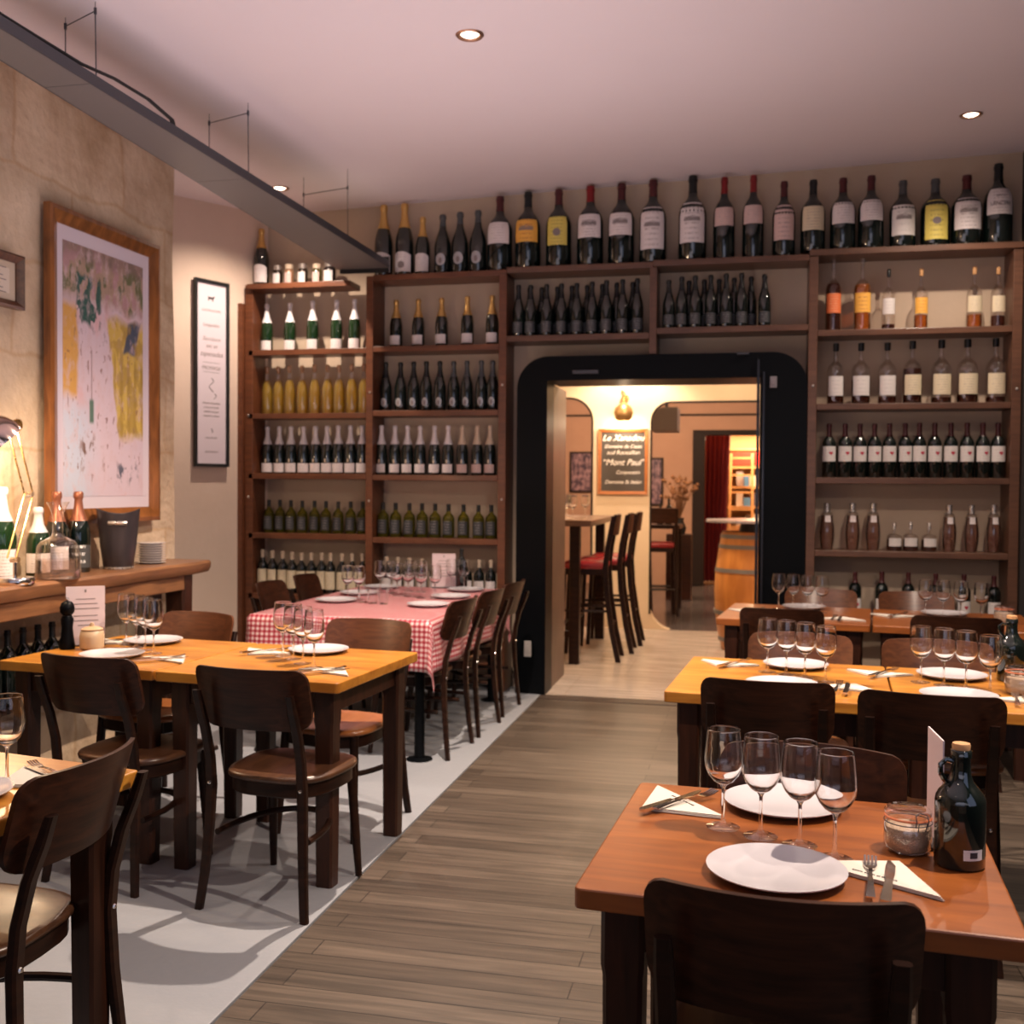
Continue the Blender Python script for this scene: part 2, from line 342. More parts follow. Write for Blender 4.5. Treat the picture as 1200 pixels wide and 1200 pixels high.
struct('wall_left', MB().loft([[tuple(A), tuple(B), tuple(B+nrm), tuple(A+nrm)], [tuple(v+Vector((0, 0, CEIL))) for v in (A, B, B+nrm, A+nrm)]]), SMOOTHW)
# right wall with a side window near the viewer, front wall with the shop window
struct('wall_right', MB().box((1.72, 1.5, 0), (1.8, 7.5, CEIL)).box((1.72, -2.6, 0), (1.8, 1.5, .85)).box((1.72, -2.6, 2.6), (1.8, 1.5, CEIL)).box((1.72, -2.6, .85), (1.8, -.3, 2.6)), DARKW)
struct('wall_front', MB().box((-4.3, -2.6, 0), (1.8, -2.5, .8)).box((-4.3, -2.6, 3.0), (1.8, -2.5, CEIL)).box((-4.3, -2.6, .8), (-2.5, -2.5, 3.0)).box((1.3, -2.6, .8), (1.8, -2.5, 3.0)), SMOOTHW)
win = MB()
for z in (.8, 2.9): win.box((-2.5, -2.56, z), (1.3, -2.5, z+.1))
for x in (-2.5, -.65, 1.2): win.box((x, -2.56, .9), (x+.1, -2.5, 2.9))
struct('window_1', win, BLKM)
# ---- black doorway surround with rounded shoulders
X0, X1, Z1, RC = -1.573, .376, 2.352, .22
outer = [(X0, 0)]+[(X0, Z1-RC)]+[(X0+RC-RC*math.cos(a), Z1-RC+RC*math.sin(a)) for a in [PI/2*k/10 for k in range(1, 10)]]+[(X0+RC, Z1), (X1-RC, Z1)]+[(X1-RC+RC*math.sin(a), Z1-RC+RC*math.cos(a)) for a in [PI/2*k/10 for k in range(1, 10)]]+[(X1, Z1-RC), (X1, 0)]
ds = MB()
xi0, xi1, zi = -1.36, .075, 2.185
def strip(pol, inn, y0, y1):
    n_ = len(pol); vs = [(x, y, z) for y in (y0, y1) for x, z in pol]+[(x, y, z) for y in (y0, y1) for x, z in inn]; f = []
    for i in range(n_-1):
        f += [(i, 2*n_+i, 2*n_+i+1, i+1), (n_+i, n_+i+1, 3*n_+i+1, 3*n_+i), (i, i+1, n_+i+1, n_+i), (2*n_+i, 3*n_+i, 3*n_+i+1, 2*n_+i+1)]
    f += [(0, n_, 3*n_, 2*n_), (n_-1, 3*n_-1, 4*n_-1, 2*n_-1)]
    return vs, f
inner = [(xi0, 0), (xi0, Z1-RC)]+[(xi0, zi)]*9+[(xi0+.01, zi), (xi1-.01, zi)]+[(xi1, zi)]*9+[(xi1, Z1-RC), (xi1, 0)]
ds.add(*strip(outer, inner, 7.235, 7.50))
dr = struct('door_1', ds, BLACK)
struct('door_lining', MB().box((-1.40, 7.26, 0), (-1.365, 8.06, 2.185)), LEAF, .003, parent=dr)
struct('door_lining', MB().box((.08, 7.26, 0), (.125, 7.74, 2.185)), BLACK, .003, parent=dr)
struct('door_lining', MB().box((-1.365, 7.5, 2.19), (.08, 7.75, 2.22)), BLACK, parent=dr)
struct('sliding_rail', MB().box((.052, 7.205, .02), (.07, 7.23, 2.30)).box((.09, 7.205, .02), (.105, 7.23, 2.22)), M('black_metal_rail', (.03, .032, .04), .25, .6), .002, parent=dr)
struct('door_closer', MB().box((-1.18, 7.20, 2.225), (-1.0, 7.233, 2.25)).box((-.08, 7.2, 2.335), (-.0, 7.233, 2.35)), STEELD, .004, parent=dr)
for (x, z, w, h, lb) in ((-1.482, .322, .05, .11, 'white plastic light switch low on the black doorway surround, by the checked table'), (.158, 2.152, .045, .075, 'small grey sensor box high on the black doorway surround, right side')):
    o = thing('wall_switch', lb, 'switch', (x, 7.234, z))
    g = M('switch_plastic', (.6, .56, .52) if z < 1 else (.22, .2, .22), .4)
    obj('switch_plate', MB().box((-w/2, -.012, -h/2), (w/2, 0, h/2)).mesh('switch_plate', g), o, bevel=.004)
    obj('rocker', MB().box((-w/4, -.018, -h/5), (w/4, -.012, h/5)).mesh('rocker', g), o, bevel=.002)

# ------------------------------------------------------------ bookcases of the back wall
def bolt_mesh(): return MB().lathe([(0, -.006), (.006, -.005), (.009, 0)], 10, Matrix.Rotation(0, 4, 'X')).mesh('bolt', CHROME, True)
def shelfunit(label, ups, boards, m, bolts=(), bd=.255):
    t = thing('shelving_unit', label, 'shelves', (ups[0][0] if ups else boards[0][0], 7.24, 0)); ox, oy = t.location.x, 7.24
    for (xa, xb, za, zb) in ups:
        obj('upright', MB().box((xa-ox, 0, za), (xb-ox, .255, zb)).mesh('upright', m), t, bevel=.003)
    for (xa, xb, z, zz, y0) in boards:
        obj('shelf', MB().add([(xa-ox, y0, z-.04), (xb-ox, y0, zz-.04), (xb-ox, bd, zz-.04), (xa-ox, bd, z-.04), (xa-ox, y0, z), (xb-ox, y0, zz), (xb-ox, bd, zz), (xa-ox, bd, z)],
            [(0, 3, 2, 1), (4, 5, 6, 7), (0, 1, 5, 4), (1, 2, 6, 5), (2, 3, 7, 6), (3, 0, 4, 7)]).mesh('shelf', m), t, bevel=.003)
    for (x, z) in bolts:
        bb = obj('bolt', MB().lathe([(0, .007), (.006, .006), (.010, 0)], 10, Matrix.Rotation(PI/2, 4, 'X')).mesh('bolt', SILV, True), t, (x-ox, 0, z))
    return t
shelfunit('reddish wooden bottle shelves, leftmost bay, beside the plaster wall', [(-3.628, -3.566, .0, 2.92), (-2.686, -2.634, 0, 2.95)],
    [(-3.600, -2.634-.052, z, z, .0) for z in (2.44, 1.975, 1.535, 1.096, .65, .2)]+[(-3.60, -2.80, 2.921, 2.921, -.03)], SHELF, [(-3.60, 1.96), (-3.60, 1.36), (-2.66, 1.34), (-2.655, 2.12)], .19)
shelfunit('reddish wooden bottle shelves between the leftmost bay and the black doorway', [(-1.708, -1.653, 0, 2.955)],
    [(-2.632, -1.709, z, z, .0) for z in (2.448, 1.989, 1.529, 1.079, .63, .2)]+[(-2.632, -1.653, 2.956, 2.96, -.005)], SHELF, [(-1.68, 2.16), (-1.68, 1.36)])
shelfunit('wooden bottle shelves bridging over the black doorway', [(-.662, -.613, 2.357, 2.94)],
    [(-1.652, -.663, 2.50, 2.50, 0), (-.612, .376, 2.53, 2.53, 0), (-1.652, -.640, 2.975, 2.975, -.005), (-.639, .376, 2.985, 2.985, -.005)], SHELFR)
shelfunit('walnut spirit and wine shelves right of the black doorway', [(.378, .435, 0, 2.97), (1.618, 1.675, 0, 2.97)],
    [(.436, 1.617, z, z, 0) for z in (2.489, 2.008, 1.526, 1.048, .607, .2)]+[(.378, 1.675, 3.013, 3.013, -.012)], SHELFR, [(.41, 2.125), (1.65, 2.09)])
obj_ = struct('trim_2', MB().box((-3.69, 7.2, 0), (-3.632, 7.47, 2.78)), SHELF, .003)
struct('trim_3', MB().box((1.68, 7.2, 0), (1.715, 7.49, 3.0)), DARKW, .003)

# ------------------------------------------------------------ bottles
PROF = {
 'bordeaux': [(0, 0), (.90, 0), (1, .02), (1, .60), (.975, .645), (.86, .69), (.62, .735), (.40, .775), (.34, .82), (.325, .93), (.375, .935), (.375, .97), (.33, .975), (.33, 1), (0, 1)],
 'bigbordeaux': [(0, 0), (.92, 0), (1, .02), (1, .53), (.98, .575), (.88, .63), (.68, .685), (.44, .73), (.34, .77), (.29, .84), (.28, .93), (.32, .935), (.32, .97), (.29, .975), (.29, 1), (0, 1)],
 'champagne': [(0, 0), (.92, 0), (1, .02), (1, .44), (.96, .52), (.82, .60), (.62, .68), (.45, .75), (.37, .82), (.32, .90), (.36, .92), (.40, .93), (.40, .975), (.34, 1), (0, 1)],
 'round': [(0, 0), (.95, 0), (1, .015), (1, .50), (.97, .56), (.85, .62), (.62, .665), (.36, .70), (.26, .74), (.22, .82), (.22, .90), (0, .90)],
 'long': [(0, 0), (.95, 0), (1, .015), (1, .55), (.96, .61), (.80, .66), (.5, .695), (.3, .72), (.25, .76), (.235, .93), (.28, .94), (.28, 1), (0, 1)],
 'curvy': [(0, 0), (.68, 0), (.78, .03), (.95, .22), (1, .38), (.95, .52), (.80, .66), (.78, .74), (.66, .79), (.40, .82), (.36, .86), (0, .86)],
 'squat': [(0, 0), (.96, 0), (1, .02), (1, .48), (.94, .56), (.6, .60), (.2, .63), (.16, .78), (0, .78)],
 'wide': [(0, 0), (.95, 0), (1, .02), (1, .52), (.96, .60), (.8, .67), (.52, .72), (.36, .76), (.33, .86), (.33, .97), (0, .97)],
}
def radius_at(prof, z):
    for (r0, z0), (r1, z1) in zip(prof, prof[1:]):
        if z0 <= z <= z1 and z1 > z0: return r0+(r1-r0)*(z-z0)/(z1-z0)
    return prof[-1][0]
def patch(R, H, prof, z0, z1, a, m, name='label', off=1.015, top=0, round_=False, nz=6):
    """paper wrapped round the front (-y) of the bottle; top = rise of an arched upper edge"""
    mb = MB(); n = 14; vs = []; fs = []
    for i in range(n+1):
        u = -1+2*i/n; an = -PI/2+u*a
        zl, zh = z0, z1+top*(1-u*u)
        if round_:
            h = (z1-z0)/2*math.sqrt(max(0, 1-u*u)); zc = (z0+z1)/2; zl, zh = zc-h, zc+h
        for j in range(nz+1):
            z = zl+(zh-zl)*j/nz; r = radius_at(prof, z)*R*off; vs.append((r*math.cos(an), r*math.sin(an), z*H))
    for i in range(n):
        for j in range(nz): k = i*(nz+1)+j; fs.append((k, k+nz+1, k+nz+2, k+1))
    return mb.add(vs, fs).mesh(name, m, True)
def capsule(R, H, prof, z0, m, name='foil_capsule', z1=1.0, f=1.05, add=0):
    ps = [(radius_at(prof, z0)*R*f+add, z0*H)]+[(r*R*f+add, z*H) for r, z in prof if z > z0 and r > 0 and z <= z1]
    if z1 > prof[-1][1]: ps += [(ps[-1][0], z1*H)]
    ps += [(ps[-1][0]*.9, ps[-1][1]+.002), (0, ps[-1][1]+.002)]
    return MB().lathe(ps, 18).mesh(name, m, True)
HEART = []
for k in range(24):
    t_ = 2*PI*k/24; HEART.append((16*math.sin(t_)**3/34, (13*math.cos(t_)-5*math.cos(2*t_)-2*math.cos(3*t_)-math.cos(4*t_)+2)/34))
def bottle(kind, H, W, glass, label=None, cap=None, cat='bottle', extra=None, fill=None, name='wine_bottle'):
    prof = PROF[kind]; R = W/2
    t = thing(name, '', cat)
    obj('glass_body', MB().lathe([(r*R, z*H) for r, z in prof], 22).mesh('glass_body', glass, True, 60), t)
    if fill:
        fm, fz = fill; ps = [(0, .012*H), (radius_at(prof, .03)*R*.9, .012*H)]
        zz = .03
        while zz < fz: ps.append((radius_at(prof, zz)*R*.93, zz*H)); zz += .04
        ps += [(radius_at(prof, fz)*R*.93, fz*H), (0, fz*H)]
        obj('liquid', MB().lathe(ps, 20).mesh('liquid', fm, True), t)
    if label:
        z0, z1, a, m = label[:4]; kw = label[4] if len(label) > 4 else {}
        lb = obj('label', patch(R, H, prof, z0, z1, a, m, **kw), t)
        if extra == 'heart':
            vs = []
            for (hx, hz) in HEART:
                an = -PI/2+.28+hx*.62; r = R*1.03; vs.append((r*math.cos(an), r*math.sin(an), ((z0+z1)/2+.008)*H+hz*.030))
            obj('heart_print', MB().add(vs, [tuple(range(24))]).mesh('heart_print', REDHEART), lb)
        if extra == 'chateau':
            mb = MB()
            for q in range(22):
                u = (q/21-.5)*1.5*a*.75; hh = .012+.022*abs(math.sin(q*1.7))*(1-abs(q/21-.5)); zc = (z0*.45+z1*.55)*H
                r = R*1.025; a0, a1 = -PI/2+u-.022, -PI/2+u+.022
                mb.add([(r*math.cos(a0), r*math.sin(a0), zc-.006), (r*math.cos(a1), r*math.sin(a1), zc-.006), (r*math.cos(a1), r*math.sin(a1), zc+hh), (r*math.cos(a0), r*math.sin(a0), zc+hh)], [(0, 1, 2, 3)])
            obj('engraving', mb.mesh('engraving', MARKS), lb)
        if extra == 'emblem':
            obj('emblem', patch(R, H, prof, (z0+z1)/2-.07, (z0+z1)/2+.03, a*.35, MARKS, 'emblem', 1.028, round_=True), lb)
        if extra == 'band':
            obj('neck_seal', patch(R, H, prof, z1+.02, z1+.09, .12, FCR, 'neck_seal', 1.03), t)
    if cap:
        z0, m, *kw = cap; kw = kw[0] if kw else {}
        obj(kw.pop('name', 'foil_capsule'), capsule(R, H, prof, z0, m, **kw), t)
    return t
def row(make, H0, xs, z, y, text, group, jitter=.009, n0=0):
    K = Kind(make); n_ = len(xs)
    for i, it in enumerate(xs):
        x, h = it[:2]
        w = ORD[i]+' from the left' if n_ > 1 else ''
        if i == n_-1 and n_ > 1: w = 'rightmost'
        if i == 0 and n_ > 1: w = 'leftmost'
        K((x, y+random.uniform(-jitter, jitter), z+.0005), random.uniform(-.12, .12), text.replace('#', w), group, (1, 1, h/H0))
# --- top of the shelves: champagne and large formats
CH = {}
bigc = Kind(lambda: bottle('champagne', .52, .125, BOT, (.06, .30, 1.15, L_W, {'top': .045}), (.66, FG)))
row(lambda: bottle('champagne', .52, .132, BOT, (.05, .28, 1.15, L_W, {'top': .045}), (.66, FG), extra='emblem', name='champagne_magnum'), .52, [(-2.596, .518), (-2.44, .522)], 2.9605, 7.36, 'large gold-necked champagne bottle on the top shelf, # of two', 'large champagne bottles on the top shelf')
b_ = bottle('champagne', .418, .108, BOT, (.06, .32, 1.15, L_W, {'top': .05}), (.66, FG), name='champagne_magnum'); b_.location = (-2.302, 7.36, 2.961)
tag(b_, 'smaller gold-necked champagne bottle on the top shelf, right of the two big ones', 'bottle')
b_ = bottle('champagne', .423, .112, BOT, (.06, .32, 1.15, L_W, {'top': .05}), (.66, FG), name='champagne_magnum'); b_.location = (-3.545, 7.34, 2.923)
tag(b_, 'gold-necked champagne bottle standing left of the small jars on the leftmost bay', 'bottle')
row(lambda: bottle('champagne', .438, .122, BOT, (.14, .34, .62, EMB, {'round_': True}), (.80, FGY), extra='emblem', name='champagne_magnum'), .438, [(-2.152, .429), (-2.022, .438), (-1.89, .444)], 2.9605, 7.36, 'black bottle with silver emblem on the top shelf, # of three', 'silver emblem bottles on the top shelf')
BIG = [(-1.732, .538, .180, .36, .64, L_W, FDR, None, 'large red wine bottle with white label and dark red neck, beside the silver emblem bottles'),
 (-1.529, .540, .180, .33, .62, L_O, FB, 'chateau', 'large wine bottle with orange and yellow picture label'),
 (-1.310, .547, .180, .27, .63, L_Y, FDR, 'emblem', 'large wine bottle with tall yellow crest label, above the left of the doorway'),
 (-1.088, .558, .184, .34, .63, L_W, FR, 'chateau', 'large wine bottle with bright red neck and curved white label'),
 (-.872, .564, .182, .35, .62, L_W, FDR, 'chateau', 'large wine bottle with white label, between the red-necked one and the tall-label pair'),
 (-.655, .575, .186, .16, .66, L_W, FDR, 'chateau', 'large wine bottle with very tall white engraved label, left of the pair'),
 (-.387, .580, .190, .20, .67, L_W, FB, 'chateau', 'large wine bottle with very tall white engraved label, right of the pair'),
 (-.176, .560, .146, .40, .62, L_P, FR, None, 'slim red-necked bottle with small square label, just right of the tall-label pair'),
 (.015, .562, .144, .41, .63, L_P, FR, None, 'slim red-necked bottle with small square label, second right of the tall-label pair'),
 (.215, .510, .150, .22, .68, L_P, FDR, None, 'wine bottle with narrow white label and dark red neck, shorter than its left neighbour'),
 (.402, .482, .160, .29, .62, L_C, FB, None, 'all-black-necked bottle with cream label above the right doorway corner'),
 (.592, .484, .164, .36, .65, L_W, FDR, None, 'red-necked bottle with wide low white label, left of the matching pair on top'),
 (.769, .490, .164, .38, .66, L_W, FDR, None, 'red-necked bottle with wide low white label, right of the matching pair on top'),
 (.966, .447, .166, .18, .62, L_BW, FGY, 'chateau', 'grey-necked bottle with tall white engraved label on the right part of the top shelf'),
 (1.165, .447, .180, .10, .67, L_Y, FGY, 'emblem', 'bottle with plain yellow label on the right part of the top shelf'),
 (1.356, .459, .186, .22, .66, L_W, FDR, 'chateau', 'bottle with broad white label between the yellow-label bottle and the tallest one'),
 (1.545, .522, .176, .36, .68, L_W, FB, None, 'tallest bottle at the right end of the top shelf, white label lettered in black')]
for i, (x, h, w, z0, z1, lm, cm, ex, lb) in enumerate(BIG):
    zs = 2.977 if x < -.64 else 2.9855 if x < .376 else 3.0135
    if x < -1.66: zs = 2.9600
    o = bottle('bigbordeaux', h, w, BOT, (z0, z1, 1.0 if lm is not L_Y else .85, lm), (.80, cm), extra=ex, name='large_wine_bottle'); o.location = (x, 7.36, zs)
    tag(o, lb, 'bottle', 'large format bottles on the top shelf')
def text(body, size, m, parent, loc, rot, name='lettering', shear=0, ext=.0004, align='CENTER'):
    c = bpy.data.curves.new(name, 'FONT'); c.body = body; c.size = size; c.extrude = ext; c.align_x = align; c.shear = shear
    o = bpy.data.objects.new(name, c); COL.objects.link(o)
    dg = bpy.context.evaluated_depsgraph_get(); me = bpy.data.meshes.new_from_object(o.evaluated_get(dg)); me.materials.clear(); me.materials.append(m)
    bpy.data.objects.remove(o); bpy.data.curves.remove(c)
    o = bpy.data.objects.new(name, me); COL.objects.link(o); o.parent = parent; o.location = loc; o.rotation_euler = rot
    return o
def bend(o, R):   # wrap flat lettering (x, y text plane) round a bottle of radius R, front at -y
    for v in o.data.vertices:
        a = v.co.x/R; x, y, z = v.co; v.co = (R*math.sin(a), -(R+z)*math.cos(a), y)
lbl = [c for c in o.children if c.name.startswith('label')][0]
for tx, sz, zz in (('LANCYRE', .030, .245), ('grand vin', .015, .30)):
    q = text(tx, sz, INK, lbl, (0, 0, zz), (0, 0, 0)); bend(q, .0905)
# jars at the left
jars = [(-3.416, .150, .036, L_W, (.02, .012, .008)), (-3.325, .155, .036, L_P, (.25, .13, .07)), (-3.217, .155, .038, L_W, (.02, .012, .008)), (-3.105, .150, .036, L_P, (.06, .05, .012)), (-3.005, .160, .046, L_W, (.01, .006, .006))]
JL = ['small dark jar with white label on top of the leftmost bay, nearest the champagne bottle', 'small pinkish jar, second of the five jars on the leftmost bay', 'small dark jar with white label, middle of the five jars', 'small jar with pinkish label, fourth of the five jars', 'widest dark jar with white label, beside the grey cable tray']
for (x, h, r, lm, c), lb in zip(jars, JL):
    t = thing('preserve_jar', lb, 'jar', (x, 7.34, 2.9215), 0, 'preserve jars on the top shelf')
    obj('jar_body', MB().lathe([(0, 0), (r*.95, 0), (r, .005), (r, h*.68), (r*.8, h*.76), (r*.8, h*.8), (0, h*.8)], 18).mesh('jar_body', M('jar_content', c, .15, coat=.5), True), t)
    obj('lid', MB().lathe([(r*.84, h*.78), (r*.86, h), (0, h)], 18).mesh('lid', FCR if lm is L_P else SILV, True), t)
    obj('label', patch(r, h, [(1, 0), (1, .7)], .12, .60, .8, lm), t)
# --- regular rows
def vals(s): return s
row(lambda: bottle('champagne', .36, .088, BOTG, (.03, .22, 1.2, L_W), (.60, FW), name='champagne_bottle'), .36, [(-3.506, .352), (-3.325, .356), (-3.143, .366), (-2.959, .367), (-2.819, .369)], 2.44, 7.36,
    'green bottle with white foil, # of five, below the jars', 'green white-foil bottles')
row(lambda: bottle('champagne', .348, .092, BOT, (.06, .25, 1.0, L_W), (.62, FG), name='champagne_bottle'), .348, [(-2.502, .345), (-2.334, .346), (-2.155, .346), (-1.965, .353), (-1.783, .353)], 2.448, 7.36,
    'dark champagne bottle with gold foil, # of five on the second shelf', 'gold-foil bottles on the second shelf')
row(lambda: bottle('champagne', .358, .086, CLR, None, (.86, CORK, {'name': 'cork', 'f': .96}), fill=(AMB, .70), name='liqueur_bottle'), .358, [(-3.508, .355), (-3.419, .353), (-3.324, .358), (-3.229, .356), (-3.128, .361), (-3.027, .359), (-2.94, .357), (-2.837, .360), (-2.745, .360)], 1.975, 7.36,
    'clear bottle of golden drink, # of nine, leftmost bay', 'amber bottles in the leftmost bay')
X3 = [(-2.578, .356), (-2.467, .354), (-2.364, .355), (-2.267, .356), (-2.165, .354), (-2.066, .355), (-1.968, .357), (-1.861, .355), (-1.777, .353)]
row(lambda: bottle('champagne', .355, .088, BOT, (.10, .27, .5, EMB, {'round_': True}), (.68, FB), extra='emblem', name='champagne_bottle'), .355, X3[:5], 1.989, 7.36,
    'black-necked bottle with silver emblem, # of five, third shelf', 'black silver-emblem bottles')
row(lambda: bottle('champagne', .355, .088, BOT, (.10, .27, .5, EMB, {'round_': True}), (.68, FGY), extra='emblem', name='champagne_bottle'), .355, X3[5:], 1.989, 7.36,
    'grey-necked bottle with silver emblem, # of four, third shelf', 'black silver-emblem bottles')
row(lambda: bottle('champagne', .351, .088, BOT, (.03, .22, 1.2, L_W), (.62, FW), extra='band', name='champagne_bottle'), .351, [(-3.507, .35), (-3.408, .349), (-3.312, .349), (-3.217, .348), (-3.123, .351), (-3.029, .351), (-2.939, .353), (-2.845, .353), (-2.753, .352)], 1.535, 7.36,
    'black bottle with white foil, # of nine, leftmost bay', 'white-foil bottles in the leftmost bay')
X4 = [(-2.605, .358), (-2.504, .357), (-2.406, .356), (-2.313, .356), (-2.207, .355), (-2.102, .355), (-1.997, .354), (-1.89, .354), (-1.792, .353)]
row(lambda: bottle('champagne', .356, .086, BOT, (.05, .22, 1.0, L_W), (.62, FW), extra='band', name='champagne_bottle'), .356, X4[:6], 1.529, 7.36,
    'black bottle with white foil, # of six, bay beside the doorway', 'white-foil bottles beside the doorway')
row(lambda: bottle('champagne', .356, .086, BOT, (.05, .22, 1.0, L_P), (.62, FCR), extra='band', name='champagne_bottle'), .356, X4[6:], 1.529, 7.36,
    'black bottle with peach foil, # of three, beside the doorway', 'peach-foil bottles beside the doorway')
row(lambda: bottle('wide', .24, .080, BOTY, (.10, .50, .95, L_D), (.80, FB), fill=(BOTY, .6), name='wine_bottle'), .24, [(-3.489, .241), (-3.403, .242), (-3.311, .24), (-3.223, .237), (-3.131, .238), (-3.037, .236), (-2.943, .234), (-2.847, .235), (-2.754, .236)], 1.096, 7.36,
    'short olive-green bottle, # of nine, leftmost bay', 'short olive bottles in the leftmost bay')
row(lambda: bottle('wide', .243, .086, BOTY, (.10, .50, .95, L_D), (.80, FB), fill=(BOTY, .6), name='wine_bottle'), .243, [(-2.592, .248), (-2.494, .246), (-2.39, .244), (-2.294, .245), (-2.197, .243), (-2.095, .241), (-1.984, .239), (-1.873, .237), (-1.782, .238)], 1.079, 7.36,
    'short olive-green bottle, # of nine, bay beside the doorway', 'short olive bottles beside the doorway')
row(lambda: bottle('bordeaux', .303, .078, BOT, (.12, .56, 1.2, L_C), (.82, FCR), name='wine_bottle'), .303, [(-3.525, .317), (-3.447, .312), (-3.369, .308), (-3.291, .303), (-3.213, .298), (-3.138, .3), (-3.06, .302), (-2.984, .3), (-2.900, .299), (-2.820, .301), (-2.741, .302)], .65, 7.33,
    'wine bottle with tall cream label, # of eleven, low shelf', 'cream label bottles on the low shelf')
row(lambda: bottle('bordeaux', .295, .078, BOT, (.18, .50, 1.1, L_W), (.82, FCR), name='wine_bottle'), .295, [(-2.560, .304), (-2.470, .3), (-2.380, .297), (-2.288, .292), (-2.188, .295), (-2.067, .291), (-1.953, .294), (-1.864, .293), (-1.776, .295)], .63, 7.34,
    'pale-necked wine bottle, # of nine, low shelf behind the checked table', 'pale-neck bottles behind the checked table')
MINE = lambda: bottle('champagne', .36, .084, BOT, (.06, .27, 1.0, L_D), (.72, FB), name='wine_bottle')
XA = [(-1.58, .358), (-1.492, .354), (-1.38, .356), (-1.278, .359), (-1.17, .358), (-1.063, .363), (-.962, .369), (-.851, .371), (-.751, .376)]
row(MINE, .36, XA, 2.50, 7.30, 'front-row black bottle, # of nine, above left of the doorway', 'front row of black bottles over the doorway, left')
row(MINE, .36, [(x+.058, h) for x, h in XA[:8]], 2.50, 7.40, 'back-row black bottle, # of eight, above left of the doorway', 'back row of black bottles over the doorway, left', .004)
row(MINE, .36, [(-.537, .327), (-.451, .347), (-.36, .349), (-.258, .352), (-.156, .356), (-.055, .359), (.095, .342)], 2.53, 7.30, 'front-row black bottle, # of seven, above right of the doorway', 'front row of black bottles over the doorway, right')
row(MINE, .36, [(-.408, .335), (-.305, .34), (-.205, .34), (-.105, .345), (.008, .35)], 2.53, 7.40, 'back-row black bottle, # of five, above right of the doorway', 'back row of black bottles over the doorway, right', .004)
# right bay, spirits
SP1 = [(.540, .478, .105, BRN, .66, L_OR, None, 'tall-necked bottle of dark brown spirit with orange label'), (.723, .475, .115, AMB2, .64, L_O, None, 'tall-necked bottle of reddish amber spirit with yellow label'),
 (.887, .400, .088, BRN, .10, L_BW, FB, 'nearly empty clear spirit bottle with white label and black stopper'), (1.088, .399, .090, AMB2, .24, L_O, CORK, 'clear spirit bottle with orange-yellow label and amber rest'),
 (1.412, .398, .100, AMB2, .22, L_C, CORK, 'clear bell-shaped spirit bottle with tan label and amber rest'), (1.555, .391, .090, BRN, .20, L_C, CORK, 'clear spirit bottle with cream label at the right end of the upper spirit shelf')]
for i, (x, h, w, fm, fz, lm, cm, lb) in enumerate(SP1):
    k = 'long' if i < 2 else 'round'
    o = bottle(k, h, w, CLR, ((.26, .52, 1.0, lm) if i > 1 else (.25, .52, 1.0, lm)), ((.88, cm, {'z1': 1.0, 'f': 1.25, 'name': 'stopper'}) if cm else None), fill=(fm, fz), name='spirit_bottle')
    o.location = (x, 7.36, 2.4895); tag(o, lb, 'bottle', 'spirits on the upper right shelf')
SP2 = [(.561, .404, .112, BRN, .14, L_BW, 'leftmost'), (.721, .403, .124, BRN, .40, L_BW, 'second'), (.886, .402, .120, BRN, .12, L_BW, 'third'), (1.042, .41, .124, BRN, .56, L_C, 'fourth'),
 (1.22, .412, .130, BRN, .10, L_C, 'fifth'), (1.379, .414, .136, BRN, .18, L_C, 'sixth'), (1.548, .415, .124, BRN, .10, L_C, 'rightmost')]
for i, (x, h, w, fm, fz, lm, q) in enumerate(SP2):
    o = bottle('round', h, w, CLR, (.14, .46, .95, lm), (.88, FB, {'z1': 1.0, 'f': 1.5, 'name': 'stopper'}), fill=(fm, fz), name='spirit_bottle')
    o.location = (x, 7.36, 2.0085); tag(o, 'round-shouldered spirit bottle with %s label and black stopper, %s of seven' % ('cream' if lm is L_C else 'white', q), 'bottle', 'black-stoppered spirit bottles')
row(lambda: bottle('bordeaux', .356, .089, BOT, (.30, .58, 1.15, L_BW), (.76, FDR), extra='heart'), .356, [(.525, .355), (.626, .355), (.72, .354), (.811, .354), (.905, .356), (1.003, .356), (1.09, .358), (1.185, .357), (1.284, .357), (1.382, .356), (1.475, .356), (1.567, .355)], 1.526, 7.35,
    'heart-label red wine bottle, # of twelve, middle shelf', 'heart label bottles in the middle of the right bay')
row(lambda: bottle('bordeaux', .297, .084, BOT, (.12, .42, 1.1, L_BW), (.76, FDR), extra='heart'), .297, [(.704, .296), (.871, .3), (1.037, .299), (1.205, .297), (1.378, .296), (1.561, .29)], .607, 7.35,
    'heart-label red wine bottle, # of six, low shelf', 'heart label bottles on the low shelf')
row(lambda: bottle('curvy', .306, .100, CLR, (.60, .74, .45, L_W), (.80, SILV, {'z1': 1.0, 'f': 1.15, 'name': 'cap'}), fill=(ROSE, .74), name='rose_bottle'), .306, [(.519, .306), (.682, .308), (.811, .309)], 1.048, 7.35,
    'waisted silver-capped bottle, # of the left three on its shelf', 'waisted silver-capped bottles')
row(lambda: bottle('curvy', .306, .094, CLR, (.60, .74, .45, L_W), (.80, SILV, {'z1': 1.0, 'f': 1.15, 'name': 'cap'}), fill=(ROSE, .74), name='rose_bottle'), .306, [(1.282, .303), (1.417, .304), (1.551, .306)], 1.048, 7.35,
    'waisted silver-capped bottle, # of the right three on its shelf', 'waisted silver-capped bottles')
row(lambda: bottle('squat', .185, .098, CLR, (.17, .46, .9, L_BW), (.76, SILV, {'z1': 1.0, 'f': 1.6, 'name': 'stopper'}), fill=(BRN, .40), name='squat_flask'), .185, [(.944, .181), (1.047, .188), (1.160, .185)], 1.048, 7.35,
    'squat little flask with white label, # of three between the waisted bottles', 'squat flasks')

